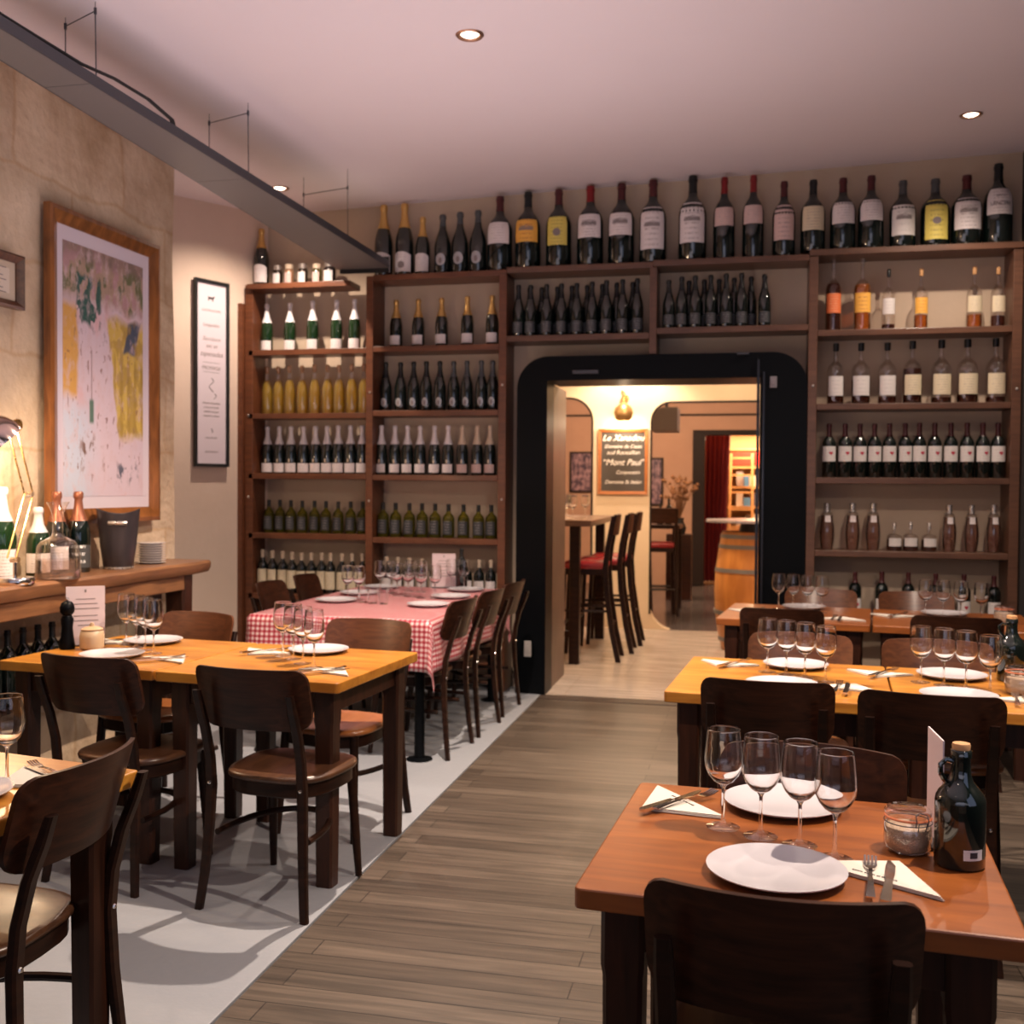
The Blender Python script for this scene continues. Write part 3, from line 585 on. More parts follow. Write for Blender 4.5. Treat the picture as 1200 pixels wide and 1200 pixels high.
# ------------------------------------------------------------ tables
def make_table(w, d, topm, h=.75, th=.038):
    t = thing('dining_table', '', 'table')
    obj('tabletop', MB().loft([[(x, y, z) for x, y in rrect(w, d, .012, 3)] for z in (h-th, h)]).mesh('tabletop', topm), t, bevel=.004)
    ap = MB(); a = .045; tk = .022
    ap.box((-w/2+a+.05, -d/2+a+.01, h-th-.085), (w/2-a-.05, -d/2+a+.01+tk, h-th-.0005)).box((-w/2+a+.05, d/2-a-.01-tk, h-th-.085), (w/2-a-.05, d/2-a-.01, h-th-.0005))
    ap.box((-w/2+a+.01, -d/2+a+.05, h-th-.085), (-w/2+a+.01+tk, d/2-a-.05, h-th-.0005)).box((w/2-a-.01-tk, -d/2+a+.05, h-th-.085), (w/2-a-.01, d/2-a-.05, h-th-.0005))
    obj('apron', ap.mesh('apron', LEG), t, bevel=.002)
    for sx in (-1, 1):
        for sy in (-1, 1):
            c = .078; x = sx*(w/2-.04-c/2); y = sy*(d/2-.04-c/2)
            mb = MB().post([(x, y, 0), (x, y, .05), (x, y, .58), (x, y, .60), (x, y, h-th)], c, c, rr=.22, taper=[.80, .82, .92, 1, 1])
            obj('leg', mb.mesh('leg', LEG, True, 25), t)
    return t
TA = Kind(lambda: make_table(.75, .75, TOP)); TB = Kind(lambda: make_table(.73, .70, TOPR)); TC = Kind(lambda: make_table(.75, .80, TOP)); TD = Kind(lambda: make_table(.79, .80, TOPR))
R = math.radians
TBL = {}
TBL['L2'] = TA((-1.738, 3.892, .006), R(-4.5), 'honey wooden dining table nearest the centre aisle on the white floor')
TBL['L1'] = TA((-2.472, 3.955, .006), R(-4.5), 'honey wooden dining table pushed against its twin, in front of the wooden sideboard', None, (.94, 1, 1))
TBL['L0'] = TA((-1.862, 1.998, .006), R(-9), 'honey wooden table at the left edge, behind the foreground chair')
TBL['R1'] = TB((.0996, 2.147, 0), R(-4), 'reddish wooden dining table in the right foreground, set for two')
TBL['R2a'] = TC((.132, 4.039, 0), R(-4.5), 'honey wooden table behind the foreground one, nearer the aisle')
TBL['R2b'] = TC((.886, 3.980, 0), R(-4.5), 'honey wooden table at the right edge, behind the foreground table')
TBL['R3a'] = TD((.279, 6.174, 0), R(-6.5), 'reddish wooden table beside the doorway in front of the right bay shelves')
TBL['R3b'] = TD((1.075, 6.080, 0), R(-6.5), 'reddish wooden table in the far right corner under the shelves')
# ------------------------------------------------------------ bistro chairs
def make_chair(pm, sm, lm):
    t = thing('bistro_chair', '', 'chair')
    # curved plywood back
    NU, NV = 22, 6; hw = .212; zt, zb = .838, .625; mb = MB(); F_, K_ = [], []
    def pt(u, v, off):
        ax = abs(u); rt_, rb_ = .17, .26
        top = 1.0; bot = 0.0
        if ax > 1-rt_: q = (ax-(1-rt_))/rt_; top = 1-.20*(1-math.sqrt(max(0, 1-q*q)))
        if ax > 1-rb_: q = (ax-(1-rb_))/rb_; bot = .30*(1-math.sqrt(max(0, 1-q*q)))
        vv = bot+(top-bot)*v; z = zb+(zt-zb)*vv
        y = -.02-.062*(z-zb)/(zt-zb)*1.0-.045+.062*u*u
        return (u*hw*(.985+.015*vv), y+off, z+.004*(1-u*u))
    us = [math.sin(PI/2*(-1+2*i/NU)) for i in range(NU+1)]
    for off in (0, .012):
        for u in us:
            for j in range(NV+1): mb.v.append(pt(u, j/NV, off))
    N1 = (NU+1)*(NV+1)
    for i in range(NU):
        for j in range(NV):
            a = i*(NV+1)+j; b = a+NV+1
            mb.f += [(a, b, b+1, a+1), (N1+a, N1+a+1, N1+b+1, N1+b)]
        for j in (0, NV):
            a = i*(NV+1)+j; b = a+NV+1; mb.f.append((a, N1+a, N1+b, b) if j == 0 else (a, b, N1+b, N1+a))
    for i in (0, NU):
        for j in range(NV):
            a = i*(NV+1)+j; mb.f.append((a, a+1, N1+a+1, N1+a) if i == 0 else (a, N1+a, N1+a+1, a+1))
    obj('backrest', mb.mesh('backrest', pm, True, 50), t)
    # seat
    def ring(s, z, dz=0):
        out = []
        for k in range(28):
            a = 2*PI*k/28; c, q = math.cos(a), math.sin(a)
            x = math.copysign(abs(c)**.62, c)*.205*s; y = math.copysign(abs(q)**.62, q)*.20*s
            x *= 1+.06*(y/.2); out.append((x, .225+y, z+dz*(x*x/.04)))
        return out
    obj('seat', MB().loft([ring(.93, .425), ring(.99, .430), ring(1, .440), ring(.98, .449), ring(.9, .4505, .002), ring(.6, .446, .006), ring(.25, .4425, .008), ring(.02, .442)]).mesh('seat', sm, True, 60), t)
    obj('seat_frame', MB().loft([ring(.90, .375), ring(.93, .380), ring(.93, .425)]).mesh('seat_frame', lm, True, 40), t)
    # rear legs run up to the back
    for s in (-1, 1):
        pts = [(s*.200, -.045, 0), (s*.188, -.030, .12), (s*.178, -.016, .28), (s*.173, -.010, .42), (s*.173, -.020, .52), (s*.174, -.044, .62), (s*.174, -.066, .70), (s*.174, -.078, .760)]
        pts = [(x, y-.006-(.02 if z > .6 else .0)*(z-.6)/.15, z) for x, y, z in pts]
        lg = obj('leg', MB().post(pts, .034, .026, rr=.45, taper=[.85, .92, 1, 1.05, 1, .98, .95, .80]).mesh('leg', lm, True, 35), t)
        obj('bolt', MB().lathe([(0, .005), (.005, .004), (.007, 0)], 8, Matrix.Rotation(PI/2, 4, 'X')).mesh('bolt', CHROME, True), lg, (s*.173, -.031, .43))
        pts = [(s*.178, .405, 0), (s*.172, .392, .15), (s*.165, .378, .32), (s*.160, .370, .43)]
        obj('leg', MB().tube(pts, [.013, .0165, .0185, .019], 10).mesh('leg', lm, True), t)
    # bent hoop stretcher
    hp = [(.180*math.cos(a)*.97, .02+.335*max(0, math.sin(a))**.8, .245+.0*a) for a in [PI*k/20 for k in range(21)]]
    obj('stretcher', MB().tube(hp, .0115, 8).mesh('stretcher', lm, True), t)
    return t
C1 = Kind(lambda: make_chair(DKP, SEATM, DK)); C2 = Kind(lambda: make_chair(CHW, SEATO, DK))
def chair(K, px, py, face, label, group, z=0):
    a = R(face); fx, fy = -math.sin(a), math.cos(a)
    K((px+.03*fx, py+.03*fy, z), a, label, group)
gl, gr = 'bistro chairs at the left tables', 'bistro chairs at the right tables'
chair(C1, -2.27, 3.36, -8, 'dark bistro chair with its back to us at the table by the bench', gl, .006)
chair(C1, -1.605, 3.275, -5, 'dark bistro chair with its back to us at the table nearest the aisle', gl, .006)
chair(C1, -1.470, 2.09, 91, 'dark bistro chair in the left foreground, cut by the picture edge, turned sideways', gl, .006)
chair(C2, -2.51, 4.50, 168, 'brown bistro chair on the far side of the table by the bench', gl, .006)
chair(C2, -1.65, 4.47, 172, 'brown bistro chair with orange seat facing us, against the checked tablecloth', gl, .006)
chair(C1, .07, 3.52, -3, 'dark bistro chair with its back to us at the second right table, nearer the aisle', gr)
chair(C1, .552, 3.42, -7, 'dark bistro chair with its back to us, right one at the second right tables', gr)
chair(C1, .058, 1.70, -2, 'dark bistro chair in the right foreground with its back to us', gr)
chair(C1, .150, 2.54, 172, 'bistro chair on the far side of the foreground right table, mostly hidden', gr)
chair(C2, .22, 4.56, 175, 'brown bistro chair behind the second right table, nearer the aisle', gr)
chair(C2, .75, 4.50, 175, 'brown bistro chair behind the second right table, right of its neighbour', gr)
chair(C1, .18, 5.62, -5, 'dark bistro chair with its back to us at the farthest right table beside the doorway', gr)
chair(C1, 1.00, 5.50, -6, 'dark bistro chair with its back to us at the farthest right table, right one', gr)
chair(C2, .44, 6.66, 176, 'brown bistro chair against the right bay shelves, far side of the left corner table', gr)
chair(C2, .98, 6.62, 176, 'brown bistro chair against the right bay shelves, far side of the right corner table', gr)
gc = 'bistro chairs round the checked table'
chair(C1, -1.53, 5.56, 86, 'dark chair on the aisle side of the checked table, nearest to us', gc, .006)
chair(C1, -1.50, 6.10, 86, 'dark chair on the aisle side of the checked table, middle one', gc, .006)
chair(C1, -1.49, 6.66, 87, 'dark chair on the aisle side of the checked table, farthest one', gc, .006)
chair(C1, -2.86, 6.12, -88, 'dark chair on the wall side of the checked table, nearer one', gc, .006)
chair(C1, -2.86, 6.66, -87, 'dark chair on the wall side of the checked table, farther one', gc, .006)

# ------------------------------------------------------------ checked table and cloth
gx0, gx1, gy0, gy1 = -2.62, -1.60, 5.28, 7.02
t = thing('dining_table', 'long table under the red checked cloth, only its black metal legs showing', 'table', ((gx0+gx1)/2, (gy0+gy1)/2, .006))
hx, hy = (gx1-gx0)/2-.015, (gy1-gy0)/2-.015
obj('tabletop', MB().box((-hx, -hy, .71), (hx, hy, .738)).mesh('tabletop', LEG), t)
for sx in (-1, 1):
    for sy in (-1, 1):
        obj('leg', MB().lathe([(0, 0), (.07, 0), (.07, .006), (.028, .014), (.026, .71), (0, .71)], 16, Matrix.Translation((sx*(hx-.06), sy*(hy-.05), 0))).mesh('leg', BLACK, True, 30), t)
m, n, l, b = nt('red_gingham'); CLOTH = m
uv = n.new('ShaderNodeUVMap'); sp = n.new('ShaderNodeSeparateXYZ'); l.new(uv.outputs[0], sp.inputs[0])
def stp(o_):
    a = n.new('ShaderNodeMath'); a.operation = 'MULTIPLY'; a.inputs[1].default_value = 1/.027; l.new(o_, a.inputs[0])
    f = n.new('ShaderNodeMath'); f.operation = 'FRACT'; l.new(a.outputs[0], f.inputs[0]); g = n.new('ShaderNodeMath'); g.operation = 'GREATER_THAN'; g.inputs[1].default_value = .5; l.new(f.outputs[0], g.inputs[0]); return g.outputs[0]
su = n.new('ShaderNodeMath'); su.operation = 'ADD'; l.new(stp(sp.outputs[0]), su.inputs[0]); l.new(stp(sp.outputs[1]), su.inputs[1])
dv = n.new('ShaderNodeMath'); dv.operation = 'MULTIPLY'; dv.inputs[1].default_value = .5; l.new(su.outputs[0], dv.inputs[0])
cr = n.new('ShaderNodeValToRGB'); cr.color_ramp.interpolation = 'CONSTANT'
cr.color_ramp.elements[0].color = (.62, .50, .49, 1); cr.color_ramp.elements[1].position = .75; cr.color_ramp.elements[1].color = (.27, .010, .026, 1)
e = cr.color_ramp.elements.new(.25); e.color = (.45, .13, .15, 1)
l.new(dv.outputs[0], cr.inputs[0]); l.new(cr.outputs[0], b.inputs['Base Color']); b.inputs['Roughness'].default_value = .38; b.inputs['Coat Weight'].default_value = .2
hang = .27; w_, d_ = gx1-gx0, gy1-gy0; step = .03
us = [-hang+(w_+2*hang)*i/56 for i in range(57)]; vs_ = [-hang+(d_+2*hang)*i/84 for i in range(85)]
vs = []; uvs = []; CZ = .752
for u in us:
    for v in vs_:
        du = max(0, -u, u-w_); dv_ = max(0, -v, v-d_); sx = -1 if u < 0 else 1; sy = -1 if v < 0 else 1
        cu, cv = min(max(u, 0), w_), min(max(v, 0), d_)
        L = math.hypot(du, dv_)
        if L < 1e-9: p = (cu, cv, CZ)
        else:
            nx, ny = sx*du/L, sy*dv_/L
            fl = .012*math.sin(v*17)*(du > 0)+.012*math.sin(u*19)*(dv_ > 0); out = .010+.10*min(L, .3)*(.6+.4*(du > 0 and dv_ > 0))+fl*min(1, L/.15)
            p = (cu+nx*out, cv+ny*out, CZ-L*.985)
        vs.append((gx0+p[0], gy0+p[1], p[2])); uvs.append((u, v))
fs = []
for i in range(56):
    for j in range(84): a = i*85+j; fs.append((a, a+85, a+86, a+1))
me = MB().add(vs, fs).mesh('checked_tablecloth', CLOTH, True, 80); ul = me.uv_layers.new(name='UVMap')
for p in me.polygons:
    for li in p.loop_indices: ul.data[li].uv = uvs[me.loops[li].vertex_index]
o = obj('checked_tablecloth', me); so = o.modifiers.new('thickness', 'SOLIDIFY'); so.thickness = .0015; so.offset = 1
tag(o, 'red and white checked cloth hanging in points over the long table', 'tablecloth')

# ------------------------------------------------------------ tableware
def make_glass(h=.205):
    t = thing('wine_glass', '', 'glass'); k = h/.205
    obj('base', MB().lathe([(0, .0003), (.032, .0003), (.034, .0008), (.0345, .0022), (.020, .0045), (.008, .009), (.0045, .016)], 24).mesh('base', WGL, True, 80), t)
    obj('stem', MB().lathe([(.0045, .016), (.0036, .03), (.0034, .07), (.0042, .083), (.0075, .089)], 12).mesh('stem', SGL, True, 80), t)
    pr = [(0, .0885), (.008, .0895), (.020, .097), (.030, .109), (.0365, .124), (.0385, .138), (.0380, .155), (.0355, .180), (.0334, .2015), (.0330, .2044), (.0327, .2052), (.0324, .2054), (.0321, .2052), (.0319, .2044), (.0324, .2015), (.0346, .180), (.0370, .155), (.0374, .139), (.0355, .126), (.029, .112), (.018, .1005), (0, .0965)]
    obj('bowl', MB().lathe([(r*(1.02), z*k) for r, z in pr], 28).mesh('bowl', SGL, True, 80), t)
    return t
GL = Kind(make_glass)
PLK = Kind(lambda: (lambda t: (obj('plate', MB().lathe([(0, .006), (.075, .004), (.080, .0005), (.090, .0005), (.120, .014), (.127, .0175), (.1275, .0195), (.118, .0185), (.088, .0085), (.0, .0078)], 44).mesh('plate', PLATE, True, 50), t), t)[1])(thing('dinner_plate', '', 'plate')))
# a plate is one mesh: build it directly as the thing
def plate_mesh(): return MB().lathe([(0, .004), (.075, .003), (.080, .0005), (.090, .0005), (.118, .0125), (.1245, .0155), (.125, .0175), (.115, .0165), (.086, .0075), (0, .0070)], 44).mesh('dinner_plate', PLATE, True, 50)
PM = plate_mesh()
def plate(x, y, z, label, group, s=1):
    o = obj('dinner_plate', PM, None, (x, y, z)); o.scale = (s, s, 1); return tag(o, label, 'plate', group)
def fork_mesh():
    mb = MB()
    def bar(pts, w, th=.0018):
        rings = []
        for i, (x, z) in enumerate(pts):
            wi = w[i] if isinstance(w, list) else w
            rings.append([(x, -wi/2, z), (x, wi/2, z), (x, wi/2, z+th), (x, -wi/2, z+th)])
        mb.loft(rings)
    bar([(-.10, .001), (-.06, .004), (.0, .006), (.035, .003), (.045, .001), (.058, .0015)], [.016, .012, .006, .007, .016, .023], .0022)
    for k in range(4):
        y = (k-1.5)*.0064; q = [(.057, .002), (.075, .003), (.095, .008)]
        rings = [[(x, y-.0019, z), (x, y+.0019, z), (x, y+.0019, z+.0018), (x, y-.0019, z+.0018)] for x, z in q]; mb.loft(rings)
    return mb.mesh('fork', CHROME, True, 30)
def knife_parts():
    h_ = MB().loft([[(x, -w/2, z), (x, w/2, z), (x, w/2, z+.007), (x, -w/2, z+.007)] for x, w, z in ((-.11, .014, .0), (-.10, .018, .0), (-.02, .014, .0), (-.005, .012, .0))]).mesh('handle', CHROME, True, 30)
    b_ = MB().loft([[(x, y0, .002), (x, y1, .002), (x, y1, .0035), (x, y0, .0035)] for x, y0, y1 in ((-.005, -.006, .006), (.03, -.008, .009), (.08, -.007, .010), (.105, .003, .0085))]).mesh('blade', CHROME, True, 30)
    return h_, b_
FM = fork_mesh(); KH, KB = knife_parts()
NAPL = M('napkin_print', (.12, .10, .09), .7)
def napkin_mesh():
    mb = MB(); 
    for k in range(3):
        s = 1-.02*k; mb.loft([[(-.155*s, 0, .0008+k*.0024), (.155*s, 0, .0008+k*.0024), (.0, .150*s, .0008+k*.0024)], [(-.155*s, 0, .0026+k*.0024), (.155*s, 0, .0026+k*.0024), (0, .150*s, .0026+k*.0024)]])
    return mb.mesh('napkin', NAPK)
NM = napkin_mesh()
ntx = None
def setting(nap, na, fork, fa, knife, ka, z, where, group, sc=1):
    """paper napkin folded to a triangle with fork and knife; angles in degrees"""
    global ntx
    o = obj('paper_napkin', NM, None, (nap[0], nap[1], z), R(na)); o.scale = (sc, sc, 1); tag(o, 'cream napkin '+where, 'napkin', group)
    if ntx is None:
        ntx = text('bistro du vin et des amis', .010, NAPL, o, (0, .018, .0080), (0, 0, 0)); ntx = ntx.data
        o.children[0].name = 'printed_line'
    else:
        q = obj('printed_line', ntx, o, (0, .018, .0080))
    zf = z+.0085
    o = obj('fork', FM, None, (fork[0], fork[1], zf), R(fa)); tag(o, 'steel fork '+where, 'fork', group.replace('napkins', 'forks'))
    o = thing('table_knife', 'steel knife '+where, 'knife', (knife[0], knife[1], zf), R(ka), group.replace('napkins', 'knives'))
    obj('handle', KH, o); obj('blade', KB, o)
def glasses(pts, z, where, group, h=1):
    names = ['leftmost', 'second', 'third', 'rightmost'] if len(pts) == 4 else ['left one', 'right one']
    for (x, y), nm in zip(pts, names): GL((x, y, z), random.uniform(0, 6), 'wine glass, %s of four %s' % (nm, where), group, (1, 1, h))
Z = .7505; ZL = .7565
g = 'wine glasses on the tables'; gp = 'white plates laid on the tables'; gn = 'napkins on the tables'
glasses([(-.041, 2.219), (.034, 2.177), (.108, 2.138), (.169, 2.074)], Z, 'on the right foreground table', g)
plate(.059, 1.965, Z, 'white dinner plate in the right foreground, nearest to the viewer', gp)
plate(.085, 2.395, Z, 'white dinner plate behind the four foreground glasses', gp, 1.03)
setting((.222, 1.972), -31, (.222, 1.968), 84, (.252, 1.955), 80, Z, 'at the near right place of the foreground table', gn, .85)
setting((-.118, 2.375), -52+180, (-.122, 2.36), 52, (-.150, 2.35), 56, Z, 'at the far left corner of the foreground table', gn, .85)
glasses([(.082, 4.147), (.15, 4.108), (.215, 4.051), (.283, 3.981)], Z, 'on the second right table nearer the aisle', g)
glasses([(.622, 4.07), (.692, 4.021), (.757, 3.972), (.816, 3.877)], Z, 'on the second right table at the picture edge', g)
plate(.193, 4.30, Z, 'white plate behind the left row of glasses on the second right table', gp)
plate(.126, 3.86, Z, 'white plate in front of the left row of glasses, behind the dark chair back', gp)
plate(.752, 4.21, Z, 'white plate behind the right row of glasses on the second right table', gp)
plate(.70, 3.79, Z, 'white plate in front of the right row of glasses, above the right dark chair back', gp)
setting((-.06, 4.32), 160, (-.03, 4.29), 60, (-.05, 4.27), 62, Z, 'at the far left corner of the second right table', gn, .8)
setting((.345, 3.84), -20, (.315, 3.85), 80, (.345, 3.83), 82, Z, 'between the two dark chair backs on the second right table', gn, .8)
setting((.50, 4.24), 165, (.52, 4.21), 60, (.50, 4.19), 62, Z, 'left of the back plate on the right one of the second tables', gn, .8)
setting((.90, 3.75), -20, (.875, 3.77), 80, (.905, 3.75), 82, Z, 'at the near right place of the second right tables', gn, .8)
glasses([(.185, 6.37), (.265, 6.34), (.342, 6.29), (.418, 6.23)], Z, 'on the farthest right table beside the doorway', g)
glasses([(.964, 6.19), (1.050, 6.16), (1.133, 6.12), (1.226, 6.07)], Z, 'on the farthest right table under the shelves', g)
plate(.33, 6.42, Z, 'white plate behind the glasses on the farthest table beside the doorway', gp)
plate(1.08, 6.30, Z, 'white plate behind the glasses on the farthest table under the shelves', gp)
setting((.02, 6.22), 165, (.05, 6.2), 60, (.03, 6.18), 62, Z, 'at the far left corner of the farthest table beside the doorway', gn, .8)
setting((.50, 5.90), -10, (.46, 5.92), 80, (.49, 5.90), 82, Z, 'at the near right place of the farthest table beside the doorway', gn, .8)
setting((.80, 6.20), 165, (.83, 6.18), 60, (.81, 6.16), 62, Z, 'left of the plate on the farthest table under the shelves', gn, .8)
glasses([(-2.600, 4.09), (-2.522, 4.04), (-2.444, 3.98), (-2.362, 3.91)], ZL, 'on the left table by the bench', g, 1.08)
plate(-2.53, 4.185, ZL, 'white plate behind the glasses on the left table by the bench', gp)
plate(-2.48, 3.80, ZL, 'white plate in front of the glasses on the left table by the bench', gp)
setting((-2.235, 3.755), -20, (-2.25, 3.775), 40, (-2.23, 3.745), 42, ZL, 'right of the glasses on the left table by the bench', gn, .8)
setting((-2.70, 4.17), 160, (-2.68, 4.15), 50, (-2.70, 4.13), 52, ZL, 'left of the glasses on the left table by the bench', gn, .8)
glasses([(-1.828, 3.985), (-1.757, 3.925), (-1.676, 3.836), (-1.597, 3.758)], ZL, 'on the left table nearest the aisle', g, 1.08)
plate(-1.735, 4.13, ZL, 'white plate behind the glasses on the left table nearest the aisle', gp, 1.0)
setting((-1.52, 3.66), -20, (-1.535, 3.68), 40, (-1.515, 3.65), 42, ZL, 'right of the glasses on the left table nearest the aisle', gn, .8)
setting((-1.935, 4.08), 160, (-1.915, 4.06), 50, (-1.935, 4.04), 52, ZL, 'left of the glasses on the left table nearest the aisle', gn, .8)
GL((-1.658, 2.125, ZL), 0, 'single empty wine glass at the left picture edge on the foreground left table', g)
plate(-1.70, 2.0, ZL, 'white plate cut by the left picture edge beside the single glass', gp)
setting((-1.60, 2.20), 150, (-1.615, 2.215), 150, (-1.60, 2.19), 150, ZL, 'behind the foreground left chair back', gn, .85)
# checked table
ZG = .7545
for i, (x, y) in enumerate([(-2.40, 5.98), (-2.42, 6.42), (-2.42, 6.84)]): plate(x, y, ZG, ['nearest', 'middle', 'farthest'][i]+' white plate on the wall side of the checked table', gp)
for i, (x, y) in enumerate([(-1.80, 5.90), (-1.80, 6.38), (-1.82, 6.82)]): plate(x, y, ZG, ['nearest', 'middle', 'farthest'][i]+' white plate on the aisle side of the checked table', gp)
GP = [(-2.39, 6.14, 'nearest left pair, left'), (-2.31, 6.12, 'nearest left pair, right'), (-2.33, 6.56, 'second left pair, left'), (-2.25, 6.55, 'second left pair, right'), (-2.16, 6.66, 'middle cluster, left'), (-2.08, 6.66, 'middle cluster, right'),
 (-2.16, 6.40, 'middle of the table, left of two'), (-2.08, 6.38, 'middle of the table, right of two'), (-1.97, 6.30, 'in front of the menu card, left'), (-1.885, 6.32, 'in front of the menu card, right'), (-1.93, 6.86, 'far right pair, left'), (-1.845, 6.86, 'far right pair, right')]
for x, y, s_ in GP: GL((x, y, ZG), random.uniform(0, 6), 'wine glass on checked cloth, '+s_, g)
for i, (x, y) in enumerate([(-2.22, 5.96), (-2.15, 5.93), (-2.08, 5.92)]):
    o = obj('water_tumbler', MB().lathe([(0, .001), (.028, .001), (.034, .095), (.033, .095), (.027, .006), (0, .006)], 20).mesh('water_tumbler', WGL, True, 80), None, (x, y, ZG)); tag(o, 'clear water tumbler on the checked cloth, %s of three' % ['left', 'middle', 'right'][i], 'glass', 'water tumblers')
def menu(loc, rz, w, h, label, logo=True):
    o = thing('menu_card', label, 'menu', loc, rz)
    c = obj('card', MB().box((-w/2, -.0015, 0), (w/2, .0015, h)).mesh('card', M('menu_paper', (.68, .56, .58), .5)), o)
    mb = MB(); 
    for k, (zz, ww) in enumerate(((.90, .05), (.78, .5), (.70, .62), (.62, .7), (.50, .62), (.42, .66), (.34, .4))): mb.box((-w*ww/2, -.0022, h*zz), (w*ww/2, -.0015, h*zz+.0035 if k else h*zz+.012))
    obj('print', mb.mesh('print', MARKS), c)
    obj('stand', MB().box((-w/2, -.02, 0), (w/2, .02, .006)).mesh('stand', BLKM), o)
    return o
menu((-2.02, 6.98, ZG), R(10), .16, .235, 'pink-white menu card standing on the checked table')
menu((-2.757, 4.03, ZL), R(38), .155, .255, 'white menu card leaning by the small pot on the left table')
menu((.372, 2.235, Z), R(93), .13, .215, 'menu card seen edge on, between glass jar and black bottle')
# black vinegar / wine bottle next to the pink menu on the checked table
o = bottle('bordeaux', .27, .08, BOT, None, (.8, FB)); o.location = (-1.90, 7.0, ZG); tag(o, 'black bottle standing right of the pink-white menu card', 'bottle')
# foreground carafe bottle with handle
def tall_black_bottle(loc, rz, label):
    t = thing('black_oil_bottle', label, 'bottle', loc, rz)
    pr = [(0, 0), (.046, 0), (.050, .004), (.050, .126), (.0485, .134), (.043, .145), (.034, .155), (.025, .166), (.0205, .178), (.019, .195), (.019, .212), (.021, .213), (.021, .226), (.018, .228), (0, .228)]
    obj('glass_body', MB().lathe(pr, 28).mesh('glass_body', BOT, True, 60), t)
    a = [(-.018, 0, .205), (-.034, 0, .209), (-.046, 0, .200), (-.046, 0, .184), (-.038, 0, .170), (-.028, 0, .162)]
    obj('handle', MB().tube(a, .0055, 8).mesh('handle', BOT, True), t)
    obj('cork', MB().lathe([(.0175, .226), (.0185, .236), (.017, .240), (0, .240)], 16).mesh('cork', CORK, True), t)
    obj('label', patch(.050, .228, [(1, 0), (1, .55)], .10, .19, .42, L_BW, 'label', 1.012), t)
    obj('barcode', patch(.050, .228, [(1, 0), (1, .55)], .12, .17, .16, INK, 'barcode', 1.02), t)
    return t
tall_black_bottle((.395, 2.105, Z), R(22), 'tall black glass bottle with cork and loop handle, right foreground').scale = (.90, .90, .95)
tall_black_bottle((.955, 4.20, Z), R(10), 'tall black bottle on the second right table near the picture edge')
def clip_jar(loc, label, s=1):
    t = thing('clip_top_jar', label, 'jar', loc, R(25)); t.scale = (s, s, s)
    obj('glass_body', MB().lathe([(0, .001), (.036, .001), (.044, .010), (.0455, .025), (.044, .052), (.038, .060), (.038, .064), (.041, .066)], 28).mesh('glass_body', CLR, True, 70), t)
    obj('contents', MB().lathe([(0, .004), (.036, .004), (.042, .012), (.0435, .026), (.042, .048), (.03, .050), (0, .046)], 28).mesh('contents', M('brown_salt', (.50, .38, .28), .8, bump=.6, bscale=400), True), t)
    obj('lid', MB().lathe([(.041, .068), (.044, .071), (.044, .078), (.040, .083), (.030, .081), (0, .080)], 28).mesh('lid', CLR, True, 70), t)
    ri = [(.0425*math.cos(2*PI*k/24), .0425*math.sin(2*PI*k/24), .0665) for k in range(24)]
    obj('seal', MB().tube(ri, .0022, 6, close=True).mesh('seal', M('orange_rubber', (.55, .16, .07), .5), True), t)
    ri = [(.0445*math.cos(2*PI*k/24), .0445*math.sin(2*PI*k/24), .058) for k in range(24)]
    wr = MB().tube(ri, .0011, 6, close=True).tube([(-.012, -.0445, .058), (-.013, -.048, .070), (-.012, -.044, .080), (0, -.038, .083), (.012, -.044, .080), (.013, -.048, .070), (.012, -.0445, .058)], .0011, 6).tube([(-.008, -.046, .05), (-.009, -.050, .066), (.009, -.050, .066), (.008, -.046, .05)], .0011, 6)
    obj('wire_clip', wr.mesh('wire_clip', STEELD, True), t)
    return t
clip_jar((.312, 2.165, Z), 'clip-top glass jar of brown salt on the foreground right table')
clip_jar((.925, 3.93, Z), 'clip-top glass jar on the second right table at the picture edge', 1.15)
clip_jar((1.33, 6.02, Z), 'clip-top glass jar on the farthest right table in the corner', 1.1)
# pot and pepper mill on the left table
t = thing('ceramic_pot', 'small beige lidded pot beside the white menu card, left table', 'pot', (-2.672, 3.95, ZL))
obj('pot_body', MB().lathe([(0, 0), (.040, 0), (.049, .01), (.050, .05), (.047, .075), (.042, .08), (0, .08)], 24).mesh('pot_body', M('beige_stoneware', (.50, .36, .22), .35, coat=.3), True), t)
obj('lid', MB().lathe([(.044, .081), (.045, .086), (.03, .094), (.010, .098), (.009, .106), (.006, .112), (0, .113)], 24).mesh('lid', M('tan_stoneware', (.42, .28, .16), .4), True), t)
t = thing('pepper_mill', 'black pepper mill left of the white menu card', 'pepper mill', (-2.775, 3.93, ZL))
obj('body', MB().lathe([(0, 0), (.030, 0), (.032, .01), (.026, .05), (.022, .09), (.026, .125), (.020, .14), (0, .14)], 22).mesh('body', BLACK, True), t)
obj('head', MB().lathe([(.018, .142), (.028, .155), (.030, .175), (.022, .195), (.010, .202), (0, .203)], 22).mesh('head', BLACK, True), t)
obj('knob', MB().lathe([(0, .203), (.006, .204), (.008, .210), (.005, .216), (0, .217)], 14).mesh('knob', CHROME, True), t)

